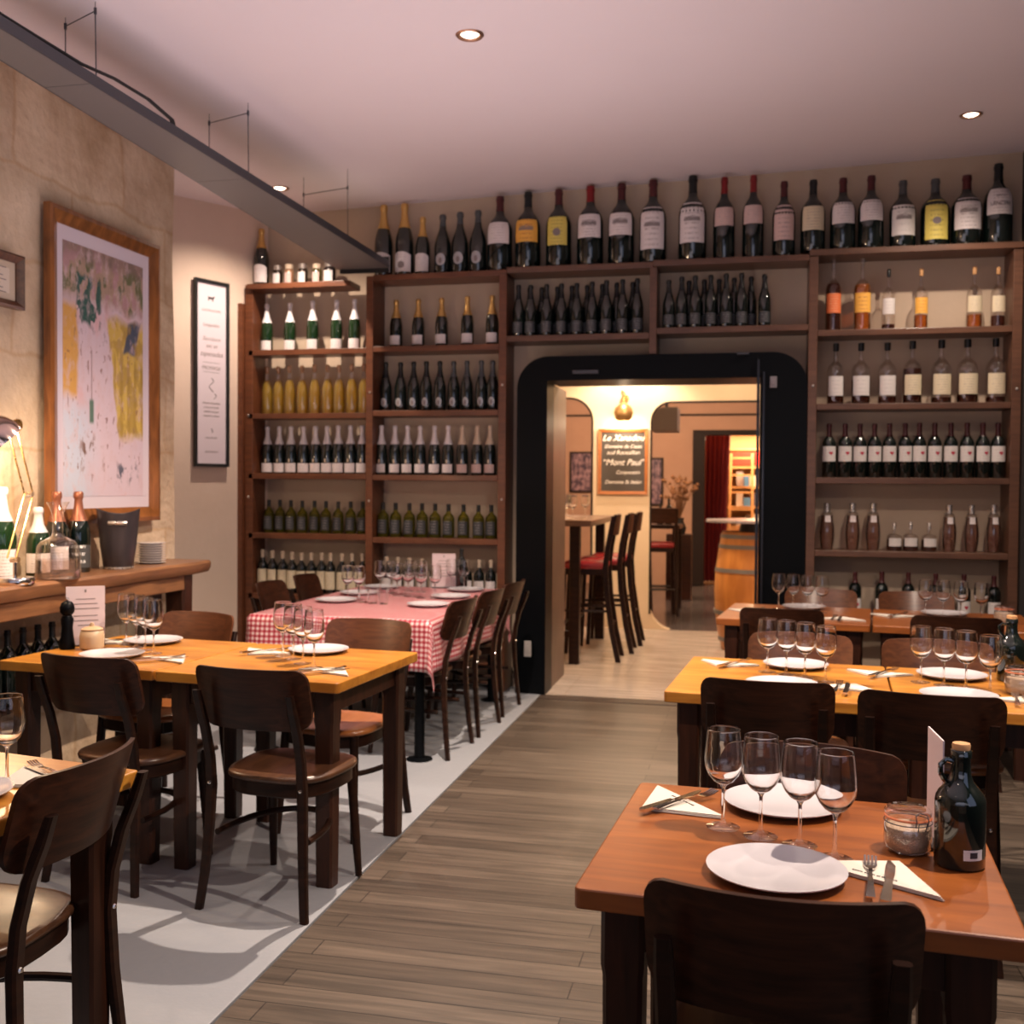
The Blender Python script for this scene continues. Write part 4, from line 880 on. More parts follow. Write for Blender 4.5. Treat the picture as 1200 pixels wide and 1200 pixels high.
# ------------------------------------------------------------ bench against the stone wall
t = thing('console_bench', 'long rustic wooden sideboard along the stone wall carrying lamp and bottles', 'sideboard', (-3.05, 4.1, 0))
vs = []; rings = []
for i in range(25):
    y = -1.2+2.53*i/24; wv = .006*math.sin(y*7)+.004*math.sin(y*17); e_ = 0
    if i > 22: e_ = (i-22)*.012
    rings.append([(-.155, y, .965), (-.155, y, 1.03), (.140+wv-e_, y, 1.03), (.152+wv-e_, y, 1.018), (.150+wv-e_, y, .99), (.135+wv-e_, y, .965)])
obj('worktop', MB().loft(rings).mesh('worktop', BENCH, True, 40), t, bevel=.004)
obj('apron', MB().box((.07, -1.2, .885), (.115, 1.14, .9645)).mesh('apron', BENCH), t, bevel=.006)
for y in (-1.15, -.44, 1.10):
    obj('leg', MB().post([(.06, y, .006), (.06, y, .4), (.06, y, .86), (.06, y, .9645)], .115, .10, rr=.25, taper=[.9, .95, 1, 1.02]).mesh('leg', BENCH if y < 1 else LEG, True, 30), t)
    obj('leg', MB().post([(-.10, y, .006), (-.10, y, .9645)], .07, .09, rr=.2).mesh('leg', LEG, True, 30), t)
obj('lower_shelf', MB().box((-.13, -1.1, .46), (.0, 1.05, .49)).mesh('lower_shelf', LEG), t, bevel=.003)
K = Kind(lambda: bottle('bordeaux', .325, .080, BOT, None, (.8, FB), name='wine_bottle'))
for i, y in enumerate((3.88, 3.98, 4.08, 4.18, 4.28, 4.38)):
    K((-3.10, y, .4905), 0, 'dark bottle on the lower shelf under the sideboard, %s counted from the viewer' % ORD[i], 'dark bottles under the sideboard')
# things on it
ZB = 1.0305
def big_green(x, y, lb, glass, foil, lab, h=.42, w=.112):
    o = bottle('champagne', h, w, glass, (.06, .34, 1.2, lab), (.64, foil), name='champagne_bottle'); o.location = (x, y, ZB); o.rotation_euler = (0, 0, R(35)); return tag(o, lb, 'bottle')
big_green(-3.12, 3.976, 'green champagne bottle with white foil at the left picture edge on the sideboard', BOTG, FW, L_W, .40)
big_green(-3.12, 4.212, 'green champagne bottle with white foil behind the lamp arm', BOTG, FW, L_W, .31, .105)
big_green(-3.12, 4.345, 'champagne bottle with copper foil behind the glass decanter', BOT, FCU, L_W, .38, .105)
big_green(-3.10, 4.478, 'black champagne bottle with copper foil and black and white label, right of the decanter', BOT, FCU, L_N, .38, .108)
t = thing('glass_decanter', 'clear wide glass decanter with flared neck and frosted base on the sideboard', 'decanter', (-2.96, 4.128, ZB))
obj('glass_body', MB().lathe([(0, .001), (.090, .001), (.095, .006), (.094, .05), (.091, .11), (.086, .145), (.072, .165), (.045, .178), (.027, .188), (.022, .205), (.021, .25), (.026, .29), (.040, .325), (.048, .338)], 32).mesh('glass_body', WATER, True, 70), t)
obj('water', MB().lathe([(0, .005), (.088, .005), (.090, .02), (.0895, .085), (0, .085)], 32).mesh('water', liquid('milky_pink_water', (.66, .50, .44), (.95, .88, .84), .22), True, 50), t)
t = thing('wine_cooler', 'dark grey wine cooler bucket with wavy rim on the sideboard', 'ice bucket', (-3.045, 4.72, ZB), R(30))
NS = 36; rings = []
for r, z, wv in ((.066, 0, 0), (.070, .004, 0), (.086, .12, 0), (.103, .285, .014), (.099, .284, .014), (.083, .12, 0), (.066, .008, 0)):
    rings.append([(r*math.cos(2*PI*k/NS), r*math.sin(2*PI*k/NS), z+wv*math.cos(4*PI*k/NS)) for k in range(NS)])
obj('bucket', MB().loft(rings).mesh('bucket', M('anthracite_plastic', (.045, .038, .045), .35, .3), True, 50), t)
rg = []
for k in range(9):
    a = -PI/2-.42+.84*k/8; rg.append((.1*math.cos(a), .1*math.sin(a), .228))
obj('handle_slot', MB().tube(rg, .010, 8).mesh('handle_slot', SILV, True), t)
obj('foot_ring', MB().lathe([(.068, .0), (.073, .002), (.073, .010), (.069, .012)], 30).mesh('foot_ring', SILV, True), t)
for i in range(9):
    o = obj('saucer', MB().lathe([(0, 0), (.055, 0), (.064, .006), (.078, .008), (.0785, .0105), (.062, .0102), (0, .009)], 30).mesh('saucer', PLATE, True, 50), None, (-3.08, 5.07, ZB+i*.0125)); tag(o, 'small white plate, %s from the bottom of the stack on the sideboard' % ORD[i], 'plate', 'stack of small white plates')
# desk lamp
t = thing('desk_lamp', 'chrome spring-arm desk lamp at the left picture edge on the sideboard', 'lamp', (-2.97, 3.86, ZB))
obj('base', MB().lathe([(0, 0), (.075, 0), (.077, .006), (.077, .022), (.072, .028), (0, .030)], 32).mesh('base', CHROME, True, 40), t)
j1, j2, j3 = Vector((0, .0, .10)), Vector((-.05, .155, .372)), Vector((-.07, .07, .665))
obj('stem', MB().tube([(0, 0, .03), (0, 0, .10)], .008, 10).mesh('stem', CHROME, True), t)
for s in (-1, 1):
    o_ = Vector((.012*s, .012*s, 0))
    obj('lower_arm', MB().tube([tuple(j1+o_+Vector((0, -.02, .01))), tuple(j2+o_)], .004, 8).mesh('lower_arm', BRASS, True), t)
    obj('upper_arm', MB().tube([tuple(j2+o_), tuple(j3+o_)], .004, 8).mesh('upper_arm', BRASS, True), t)
obj('spring', MB().tube([tuple(j1.lerp(j2, .02+.40*k/60)+Vector((.006*math.cos(k*1.3), .006*math.sin(k*1.3), 0))) for k in range(61)], .0015, 5).mesh('spring', CHROME, True), t)
for q in (j1, j2, j3): obj('joint', MB().lathe([(0, -.018), (.012, -.018), (.012, .018), (0, .018)], 14, Matrix.Translation(q) @ Matrix.Rotation(PI/2, 4, 'Y')).mesh('joint', CHROME, True, 30), t)
obj('wing_nut', MB().lathe([(0, -.010), (.024, -.008), (.026, .0), (.024, .008), (0, .010)], 18, Matrix.Translation(j3+Vector((.03, 0, 0))) @ Matrix.Rotation(PI/2, 4, 'Y')).mesh('wing_nut', BRASS, True, 30), t)
hd = Matrix.Translation((-.03, -.055, .60)) @ Matrix.Rotation(R(35), 4, 'X') @ Matrix.Rotation(R(-28), 4, 'Y')
sh = [(.018, .13), (.030, .128), (.036, .10), (.052, .085), (.080, .055), (.094, .015), (.096, -.02), (.094, -.02), (.092, .015), (.078, .053), (.050, .082), (.03, .095), (0, .096)]
obj('lamp_shade', MB().lathe(sh, 32, hd).mesh('lamp_shade', M('chrome_shade', (.72, .55, .48), .12, 1), True, 60), t)
obj('neck', MB().tube([tuple(j3), tuple(hd @ Vector((0, 0, .12)))], .013, 10).mesh('neck', M('ivory_socket', (.75, .6, .45), .4), True), t)
obj('bulb', MB().lathe([(0, -.012), (.018, -.004), (.026, .015), (.02, .035), (.012, .06), (0, .062)], 16, hd).mesh('bulb', emit('warm_bulb', (1, .72, .42), 14), True), t)
bp_ = Vector((-2.97, 3.86, ZB))+hd @ Vector((0, 0, -.03))
light('POINT', bp_, 30, (1, .72, .45), size=.03)

# ------------------------------------------------------------ pictures
def art_material():
    m, n, l, b = nt('watercolour_print')
    tc = n.new('ShaderNodeTexCoord'); sp = n.new('ShaderNodeSeparateXYZ'); l.new(tc.outputs['Generated'], sp.inputs[0]); U, V = sp.outputs[1], sp.outputs[2]
    wz = n.new('ShaderNodeTexNoise'); wz.inputs['Scale'].default_value = 6; wz.inputs['Detail'].default_value = 4; l.new(tc.outputs['Generated'], wz.inputs['Vector'])
    def mt(op, a, b_=None, clamp=False):
        x = n.new('ShaderNodeMath'); x.operation = op; x.use_clamp = clamp
        for i, q in enumerate((a, b_)):
            if q is None: continue
            if isinstance(q, (int, float)): x.inputs[i].default_value = q
            else: l.new(q, x.inputs[i])
        return x.outputs[0]
    wob = mt('MULTIPLY', mt('SUBTRACT', wz.outputs[0], .5), .10)
    u = mt('ADD', U, wob); v = mt('ADD', V, wob)
    def band(x, lo, hi, s=.02):
        return mt('MULTIPLY', mt('DIVIDE', mt('SUBTRACT', x, lo), s, True), mt('DIVIDE', mt('SUBTRACT', hi, x), s, True))
    col = None
    def over(base, c, mask):
        mx = n.new('ShaderNodeMix'); mx.data_type = 'RGBA'; l.new(mask, mx.inputs[0])
        if isinstance(base, tuple): mx.inputs[6].default_value = (*base, 1)
        else: l.new(base, mx.inputs[6])
        if isinstance(c, tuple): mx.inputs[7].default_value = (*c, 1)
        else: l.new(c, mx.inputs[7])
        return mx.outputs[2]
    n3 = n.new('ShaderNodeTexNoise'); n3.inputs['Scale'].default_value = 3; n3.inputs['Detail'].default_value = 6; l.new(tc.outputs['Generated'], n3.inputs['Vector'])
    c = over((.62, .50, .56), (.66, .36, .36), band(n3.outputs[0], .5, 1, .15))
    c = over(c, (.52, .56, .66), mt('MULTIPLY', band(u, -.2, .45, .25), band(v, -.1, .42, .1)))
    # ochre street left
    c = over(c, (.62, .34, .09), mt('MULTIPLY', band(u, -.2, .18, .03), band(v, .38, .78, .04)))
    # yellow colonnade right
    e1 = mt('ADD', u, mt('MULTIPLY', mt('SUBTRACT', .72, v), -.28)); 
    y1 = mt('MULTIPLY', band(e1, .52, 1.5, .02), band(v, .22, .76, .05))
    c = over(c, (.60, .42, .10), y1)
    st_ = mt('GREATER_THAN', mt('FRACT', mt('MULTIPLY', mt('ADD', U, mt('MULTIPLY', wob, .3)), 11)), .62)
    c = over(c, (.40, .26, .05), mt('MULTIPLY', mt('MULTIPLY', y1, st_), mt('MULTIPLY', band(v, .2, .62, .06), .8)))
    # hazy brown-green town at the top
    tp = band(v, .76, 1.2, .06)
    n4 = n.new('ShaderNodeTexVoronoi'); n4.inputs['Scale'].default_value = 14; l.new(tc.outputs['Generated'], n4.inputs['Vector'])
    c = over(c, (.38, .27, .20), tp)
    n6 = n.new('ShaderNodeTexNoise'); n6.inputs['Scale'].default_value = 9; n6.inputs['Detail'].default_value = 3; l.new(tc.outputs['Generated'], n6.inputs['Vector'])
    c = over(c, (.14, .15, .07), mt('MULTIPLY', tp, band(n6.outputs[0], .52, .9, .03)))
    c = over(c, (.42, .25, .26), mt('MULTIPLY', tp, band(n6.outputs[0], .2, .43, .03)))
    c = over(c, (.25, .16, .15), mt('MULTIPLY', band(v, .93, 1.2, .04), .7))
    c = over(c, (.03, .10, .085), mt('MULTIPLY', mt('MULTIPLY', band(u, .14, .46, .03), band(v, .68, .90, .02)), band(n6.outputs[0], .47, .9, .015)))
    c = over(c, (.07, .09, .13), mt('MULTIPLY', band(mt('ADD', u, mt('MULTIPLY', v, -.5)), .42, .60, .02), band(v, .60, .76, .02)))
    # loose figures: dark flecks
    mp = n.new('ShaderNodeMapping'); mp.inputs['Scale'].default_value = (1, 26, 20); l.new(tc.outputs['Generated'], mp.inputs[0])
    n5 = n.new('ShaderNodeTexNoise'); n5.inputs['Scale'].default_value = 1; n5.inputs['Detail'].default_value = 3; l.new(mp.outputs[0], n5.inputs['Vector'])
    fk = mt('GREATER_THAN', n5.outputs[0], .64)
    c = over(c, (.22, .10, .08), mt('MULTIPLY', mt('MULTIPLY', fk, band(v, .02, .72, .1)), .75))
    n7 = n.new('ShaderNodeTexNoise'); n7.inputs['Scale'].default_value = 11; n7.inputs['Detail'].default_value = 8; n7.inputs['Roughness'].default_value = .75; l.new(tc.outputs['Generated'], n7.inputs['Vector'])
    c = over(c, (.60, .44, .46), mt('MULTIPLY', band(n7.outputs[0], .50, 1, .14), .75))
    c = over(c, (.20, .13, .12), mt('MULTIPLY', mt('MULTIPLY', band(n7.outputs[0], .0, .42, .06), band(v, .3, 1.2, .5)), .65))
    c = over(c, (.34, .22, .05), mt('MULTIPLY', mt('MULTIPLY', y1, band(n6.outputs[0], .50, .9, .05)), .6))
    # thin mast with a small base in the square, and a figure group below it
    c = over(c, (.20, .12, .12), mt('MULTIPLY', band(U, .325, .337, .003), band(V, .36, .60, .01)))
    c = over(c, (.10, .17, .13), mt('MULTIPLY', band(U, .30, .36, .01), band(V, .29, .40, .015)))
    c = over(c, (.16, .09, .07), mt('MULTIPLY', mt('MULTIPLY', band(U, .16, .50, .08), band(V, .08, .26, .05)), band(n7.outputs[0], .54, 1, .02)))
    c = over(c, (.12, .12, .16), mt('MULTIPLY', mt('MULTIPLY', band(U, .62, .95, .06), band(V, .03, .16, .04)), band(n7.outputs[0], .53, 1, .02)))
    l.new(c, b.inputs['Base Color']); b.inputs['Roughness'].default_value = .5; b.inputs['Coat Weight'].default_value = .25
    return m
def picture(name, label, cat, y0, y1, z0, z1, bw, fm, matm, imm, margins, xw=-3.205, depth=.035):
    """picture hung on a wall facing +x, its plane at xw"""
    t = thing(name, label, cat, (xw, (y0+y1)/2, (z0+z1)/2)); w, h = (y1-y0)/2, (z1-z0)/2
    fr = MB()
    pr = [(0, 0), (0, depth), (.3, depth+.006), (.75, depth*.75), (1, depth*.5), (1, 0)]
    rings = []
    for (sy, sz) in ((-1, -1), (1, -1), (1, 1), (-1, 1), (-1, -1)):
        rings.append([(d_, sy*(w-a_*bw), sz*(h-a_*bw)) for a_, d_ in pr])
    fr.loft(rings, False)
    obj('frame', fr.mesh('frame', fm, False), t)
    obj('mount', MB().box((.004, -w+bw*.9, -h+bw*.9), (.010, w-bw*.9, h-bw*.9)).mesh('mount', matm), t)
    if imm:
        a_, b_, c_, d_ = margins
        obj('print', MB().box((.0105, -w+bw+a_, -h+bw+c_), (.012, w-bw-b_, h-bw-d_)).mesh('print', imm), t)
    return t
MAT = M('lilac_white_mount', (.66, .58, .64), .5, coat=.25)
picture('framed_print', 'large gold-brown framed loose watercolour city scene on the stone wall', 'picture', 4.37, 5.315, 1.252, 2.757, .075, FRAMEW, MAT, art_material(), (.05, .06, .06, .07))
t = picture('framed_certificate', 'small brown framed paper cut by the left picture edge', 'picture', 3.80, 4.195, 2.222, 2.462, .035, wood('brown_frame', (.05, .018, .008), (.13, .05, .02), .35), M('aged_paper', (.52, .42, .32), .6), M('aged_sheet', (.62, .53, .44), .6), (.03, .04, .03, .03))
mb = MB()
for k in range(7): mb.box((.0125, -.08, -.055+.018*k), (.0132, .10-.02*(k % 3), -.051+.018*k))
obj('handwriting', mb.mesh('handwriting', MARKS), t)
# tall black framed poster on the plaster return
pw, ph = .305/2, 1.322/2
cx_, cy_ = -3.762, 6.957; th_ = math.atan2(.93, .37)-PI/2
t = thing('framed_poster', 'tall narrow black-framed white poster on the cream plaster wall', 'poster', (cx_+.014, cy_-.006, 2.238), th_)
rings = []
for (sy, sz) in ((-1, -1), (1, -1), (1, 1), (-1, 1), (-1, -1)): rings.append([(d_, sy*(pw-a_*.022), sz*(ph-a_*.022)) for a_, d_ in ((0, 0), (0, .024), (1, .020), (1, 0))])
obj('frame', MB().loft(rings, False).mesh('frame', BLKM), t)
pp = obj('poster_sheet', MB().box((.002, -pw+.02, -ph+.02), (.008, pw-.02, ph-.02)).mesh('poster_sheet', M('poster_paper', (.66, .58, .64), .45, coat=.3)), t)
rot = (PI/2, 0, PI/2)
for tx, sz, zz, sh_ in (('GASTRONOMIE', .024, .44, 0), ('Languedoc', .034, .335, 0), ('Saucisson', .042, .235, .4), ('sec et', .042, .185, .4), ('tapenades', .050, .125, .4), ('FROMAGE', .036, .030, 0), ('rillettes & jambon', .022, -.215, 0), ('poissons fumés', .022, -.245, 0), ('salades du jour', .022, -.275, 0), ('desserts maison', .022, -.305, 0), ('menu du soir', .020, -.46, 0), ('plat & dessert', .020, -.56, 0)):
    text(tx, sz, MARKS, pp, (.0085, 0, zz), rot, shear=sh_)
mb = MB().box((.0082, -.075, .078), (.0086, .075, .080)).box((.0082, -.075, .010), (.0086, .075, .012))
# goat silhouette, corkscrew and leaf marks
mb.prism([(-.028, .515), (-.022, .515), (-.020, .528), (.008, .528), (.010, .513), (.016, .513), (.018, .532), (.030, .545), (.028, .552), (.018, .548), (.010, .543), (-.020, .544), (-.030, .550)], 0, .0006, Matrix.Translation((.0084, 0, 0)) @ Matrix.Rotation(PI/2, 4, 'Z'))
mb.tube([(.0085, .02*math.sin(k*.9), -.03-.012*k) for k in range(9)], .002, 5).tube([(.0085, .03+.012*math.sin(k*.6), -.14-.006*k) for k in range(7)], .002, 5).tube([(.0085, .01*math.sin(k*.5), -.39-.006*k) for k in range(6)], .002, 5)
obj('drawing', mb.mesh('drawing', INK), pp)

# ------------------------------------------------------------ cable tray and ceiling spots
t = thing('cable_tray', 'long grey galvanised steel tray hung from the ceiling on wires', 'cable tray', (-2.61, 4.5, 3.0))
def seg(y0, y1, w, x0=-.19, x1=.10):
    xa, xb = -.09-.19*(y0+.9)/3.62, -.09-.19*(y1+.9)/3.62
    return MB().add([(xa, y0, 0), (x1, y0, 0), (x1, y1, 0), (xb, y1, 0), (xa, y0, .004), (x1, y0, .004), (x1, y1, .004), (xb, y1, .004)], [(0, 3, 2, 1), (4, 5, 6, 7), (0, 1, 5, 4), (1, 2, 6, 5), (2, 3, 7, 6), (3, 0, 4, 7)])
for (a, b_) in ((-3.0, -.80), (-.795, .50), (.505, 2.72)): obj('tray_section', seg(a, b_, .3).mesh('tray_section', STEEL), t)
for xa, xb in ((.100, .100), (.012, -.284)): obj('tray_rim', MB().loft([[(xa, -3, 0), (xa+.006, -3, 0), (xa+.006, -3, .045), (xa, -3, .045)], [(xb, 2.72, 0), (xb+.006, 2.72, 0), (xb+.006, 2.72, .045), (xb, 2.72, .045)]]).mesh('tray_rim', STEELD), t)
obj('end_plate', MB().box((-.27, 2.7225, -.03), (.10, 2.735, .08)).mesh('end_plate', BLKM), t)
for y in (-.76, .54, 1.92):
    xl = -.09-.19*(y+1.0)/3.62; w = MB(); hb = min(.345, cz(xl-2.61, y+4.6)-3.0-.035)
    w.tube([(.103, y, .04), (.100, y, hb)], .0024, 6).tube([(xl, y+.10, .04), (xl, y+.10, hb)], .0024, 6).tube([(.100, y, hb), (xl, y+.10, hb)], .0024, 6)
    for xx, yy in ((.100, y), (xl, y+.10)): w.tube([(xx, yy, hb-.012), (xx, yy, hb+.012)], .006, 8).tube([(xx, yy, hb), (xx, yy, cz(xx-2.61, yy+4.5)-3.0)], .0016, 5)
    obj('suspension_wire', w.mesh('suspension_wire', STEELD), t)
cb_ = [(.085, -3.0, .052), (.095, -1.2, .054), (.10, -.85, .056), (.11, -.65, .075), (.115, -.40, .078), (.108, -.20, .060), (.080, -.12, .025)]
o = obj('power_cable', MB().tube(cb_, .007, 8).tube([(x-.012, y, z+.006) for x, y, z in cb_], .006, 8).mesh('power_cable', BLKM, True), None, (-2.61, 4.5, 3.0)); tag(o, 'pair of black cables lying along the edge of the grey ceiling tray', 'cable')
SL = ['round recessed ceiling spotlight near the top centre', 'round recessed ceiling spotlight near the right edge above the shelves', 'round recessed ceiling spotlight left of the cable tray by the wall']
def spot_thing():
    t = thing('ceiling_spotlight', '', 'ceiling light', group='recessed ceiling spotlights')
    obj('trim_ring', MB().lathe([(.058, 0), (.062, -.004), (.056, -.010), (.046, -.008), (.040, .0)], 28).mesh('trim_ring', M('copper_ring', (.45, .26, .18), .3, .8), True), t)
    obj('lamp', MB().lathe([(0, -.012), (.022, -.010), (.036, -.003), (.040, 0)], 24).mesh('lamp', emit('spot_bulb', (1, .80, .62), 12), True), t)
    return t
KS = Kind(spot_thing)
for i in range(3): KS((SPOTS[i][0], SPOTS[i][1], cz(SPOTS[i][0], SPOTS[i][1])), 0, SL[i], 'recessed ceiling spotlights')

# ------------------------------------------------------------ rooms beyond the doorway
OCH = plaster('ochre_cream_wall', (.64, .50, .34), (.70, .56, .40), .04)[0]
SAL = plaster('salmon_wall', (.48, .30, .21), (.54, .34, .24), .04)[0]
BRNT = M('brown_trim', (.022, .014, .012), .5, spec=.2)
YM = 10.9
def opening(x0, x1, z0, z1, r, rb):
    p = []
    for k in range(9): a = PI/2*k/8; p.append((x0+r-r*math.cos(a), z1-r+r*math.sin(a)))
    for k in range(9): a = PI/2*k/8; p.append((x1-r+r*math.sin(a), z1-r+r*math.cos(a)))
    return p
# middle wall made of polygons round two rounded openings
mw = MB()
HW = 3.0
def arch_fill(x0, x1, z1, r):     # wall above an opening, with rounded upper corners
    pts = opening(x0, x1, 0, z1, r, 0); poly = [(x0, HW), (x0, z1-r)]+pts[1:-1]+[(x1, z1-r), (x1, HW)]
    for i in range(1, len(poly)-2):
        (xa, za), (xb, zb_) = poly[i], poly[i+1]
        if xb-xa > 1e-6: mw.prism([(xa, za), (xb, zb_), (xb, HW), (xa, HW)], YM, YM+.12)
mw.box((-3.6, YM, 0), (-2.45, YM+.12, HW)); arch_fill(-2.45, -1.57, 2.37, .24); 
mw.box((-1.57, YM, 0), (-.965, YM+.12, HW)); arch_fill(-.965, .9, 2.32, .20); mw.box((.9, YM, 0), (1.8, YM+.12, HW))
# flared foot of the right opening
ft = [(-.965, 0), (-.74, 0)]+[(-.965+.20*(1-math.sin(PI/2*k/6)), .20*(1-math.cos(PI/2*k/6))) for k in range(7)]
mw.prism([(-.966, 0), (-.76, 0), (-.82, .02), (-.88, .06), (-.93, .12), (-.966, .20)], YM, YM+.12)
mdl = struct('wall_middle', mw, OCH)
tr = MB()
pr_ = [(-.965, .16)]+opening(-.965, .9, 0, 2.32, .20, 0)+[(.9, 0)]
tr.tube([(x, YM+.0, z) for x, z in pr_], .012, 6)
pr_ = opening(-2.45, -1.57, 0, 2.37, .24, 0)+[(-1.57, 0)]
tr.tube([(x, YM, z) for x, z in pr_], .012, 6)
struct('trim_4', tr, BRNT)
struct('wall_left', MB().box((-3.7, 7.75, 0), (-3.6, YM, HW)), OCH); struct('wall_right', MB().box((1.72, 7.75, 0), (1.8, YM, HW)), OCH)
struct('ceiling', MB().box((-3.7, 7.73, HW), (1.8, 18.8, HW+.1)), OCH)
FLD = M('dark_grey_floor', (.10, .085, .085), .18)
struct('floor', MB().box((-4, YM, -.1), (2.2, 18.8, 0)), FLD)
Y3 = 16.0
struct('wall_far', MB().box((-4, Y3, 0), (-.78, Y3+.12, HW)).box((-.78, Y3, 2.29), (.9, Y3+.12, HW)).box((.9, Y3, 0), (2.2, Y3+.12, HW)).box((-4.1, YM+.12, 0), (-4, Y3, HW)).box((2.2, YM+.12, 0), (2.3, Y3, HW)), SAL)
struct('trim_5', MB().box((-.80, Y3-.03, 0), (-.62, Y3+.14, 2.29)).box((-.80, Y3-.02, 2.23), (.9, Y3+.14, 2.31)).box((-4, Y3-.02, 2.52), (2.2, Y3-.001, 2.55)), BRNT, .02)
struct('wall_far', MB().box((-1.6, 18.6, 0), (1.5, 18.7, HW)).box((-1.6, Y3+.12, 0), (-1.5, 18.6, HW)).box((1.4, Y3+.12, 0), (1.5, 18.6, HW)), M('warm_far_wall', (.55, .36, .18), .7))
# lights of the far rooms
light('SPOT', (-1.15, 10.45, 2.96), 150, (1, .80, .60), (-1.22, 10.9, 1.2), .04, 110, .6)
light('POINT', (-.45, 8.8, 2.8), 170, (1, .78, .56), size=.12)
light('POINT', (-2.6, 9.2, 2.7), 60, (1, .72, .48), size=.12)
light('POINT', (-1.7, 13.6, 2.6), 190, (1, .70, .48), size=.12)
light('POINT', (.6, 13.2, 2.6), 60, (1, .72, .52), size=.12)
light('POINT', (.2, 17.4, 2.5), 300, (1, .70, .42), size=.12)
# wall lamp and chalkboard
t = thing('wall_lamp', 'small brass wall lamp with round shade above the chalkboard', 'lamp', (-1.235, YM, 2.36))
obj('wall_plate', MB().lathe([(0, -.015), (.035, -.012), (.04, 0)], 20, Matrix.Rotation(PI/2, 4, 'X') @ Matrix.Rotation(PI, 4, 'X')).mesh('wall_plate', BRASS, True), t)
obj('arm', MB().tube([(0, -.01, 0), (-.03, -.05, .05), (-.02, -.10, .07), (.01, -.13, .04), (0, -.14, -.02), (0, -.14, -.05)], .010, 8).mesh('arm', BRASS, True), t)
obj('lamp_shade', MB().lathe([(.02, .09), (.04, .07), (.085, .035), (.098, -.02), (.085, -.075), (.06, -.10)], 26, Matrix.Translation((0, -.14, -.135))).mesh('lamp_shade', M('aged_brass', (.40, .25, .10), .4, .7), True), t)
obj('bulb', MB().lathe([(0, -.06), (.03, -.04), (.035, -.01), (.02, .03), (0, .035)], 14, Matrix.Translation((0, -.14, -.15))).mesh('bulb', emit('wall_bulb', (1, .75, .45), 20), True), t)
light('POINT', (-1.235, YM-.14, 2.12), 22, (1, .76, .5), size=.04)
t = thing('chalkboard', 'brown-framed chalkboard with white handwriting on the cream wall', 'blackboard', (-1.25, YM-.002, 1.715)); w, h = .255, .335
ch = MB()
rings = []
for (sx, sz) in ((-1, -1), (1, -1), (1, 1), (-1, 1), (-1, -1)): rings.append([(sx*(w-a_*.032), d_, sz*(h-a_*.032)) for a_, d_ in ((0, 0), (0, -.03), (1, -.022), (1, 0))])
obj('frame', ch.loft(rings, False).mesh('frame', wood('orange_frame', (.25, .075, .02), (.38, .13, .035), .4)), t)
sl = obj('slate', MB().box((-w+.03, -.012, -h+.03), (w-.03, -.004, h-.03)).mesh('slate', M('slate_grey', (.055, .045, .04), .7)), t)
CHK = M('white_chalk', (.85, .80, .76), .9)
for tx, sz, zz, xx in (('Le Xanadou', .088, .215, 0), ('Domaine de Cazes', .050, .140, 0), ('sud Roussillon', .058, .075, 0), ('“Mont Paul”', .088, -.035, 0), ('Campoussin', .050, -.125, .05), ('Domaine St Sebin', .052, -.225, 0)):
    text(tx, sz, CHK, sl, (xx, -.0125, zz), (PI/2, 0, 0), shear=.35, ext=.0006, name='chalk_writing')
# high table and bar stools
t = thing('bar_table', 'tall dark bar table beyond the doorway with glasses on it', 'table', (-1.85, 9.25, .002))
obj('tabletop', MB().box((-.62, -.75, 1.13), (.62, .95, 1.18)).mesh('tabletop', wood('bar_top', (.10, .05, .03), (.2, .11, .07), .3)), t, bevel=.005)
for x, y in ((-.5, -.66), (.48, -.66), (-.5, .85), (.48, .85)): obj('leg', MB().post([(x, y, 0), (x, y, 1.13)], .085, .085, rr=.15).mesh('leg', DK, True, 30), t)
obj('foot_rail', MB().box((-.48, -.68, .22), (.46, -.64, .27)).mesh('foot_rail', DK), t)
for i, (x, y) in enumerate([(-1.42, 8.75), (-1.5, 8.95), (-1.36, 9.05), (-1.62, 8.72), (-1.55, 9.2), (-1.72, 8.9)]): GL((x, y, 1.1825), 0, 'wine glass on the tall bar table beyond the doorway, %s of six' % ORD[i], g)
RED = M('red_leatherette', (.30, .015, .02), .35)
def make_stool():
    t = thing('bar_stool', '', 'stool')
    obj('seat', MB().loft([[(x, .2+y, z) for x, y in rrect(.38*s, .36*s, .05)] for z, s in ((.77, .95), (.785, 1), (.815, 1), (.828, .93))]).mesh('seat', RED, True, 50), t)
    obj('seat_frame', MB().loft([[(x, .2+y, z) for x, y in rrect(.36, .34, .03)] for z in (.72, .769)]).mesh('seat_frame', DK), t)
    for s in (-1, 1):
        pts = [(s*.185, -.085, 0), (s*.178, -.03, .25), (s*.172, .015, .55), (s*.17, .03, .78), (s*.17, .01, .95), (s*.17, -.04, 1.21)]
        obj('leg', MB().post(pts, .036, .044, rr=.3).mesh('leg', DK, True, 30), t)
        obj('leg', MB().post([(s*.185, .40, 0), (s*.165, .37, .72)], .034, .034, rr=.3).mesh('leg', DK, True, 30), t)
        obj('stretcher', MB().tube([(s*.176, 0, .42), (s*.174, .38, .42)], .011, 8).mesh('stretcher', DK, True), t)
    for ys in (.385, -.02): obj('stretcher', MB().tube([(-.178, ys, .30), (.178, ys, .30)], .012, 8).mesh('stretcher', DK, True), t)
    rg = []
    for k in range(9):
        u = -1+k/4; rg.append([(u*.17, -.035-.03*(1-u*u), 1.05), (u*.17, -.055-.03*(1-u*u), 1.22), (u*.17, -.04-.03*(1-u*u), 1.225), (u*.17, -.02-.03*(1-u*u), 1.05)])
    obj('backrest', MB().loft(rg).mesh('backrest', DKP, True, 40), t)
    return t
KT = Kind(make_stool)
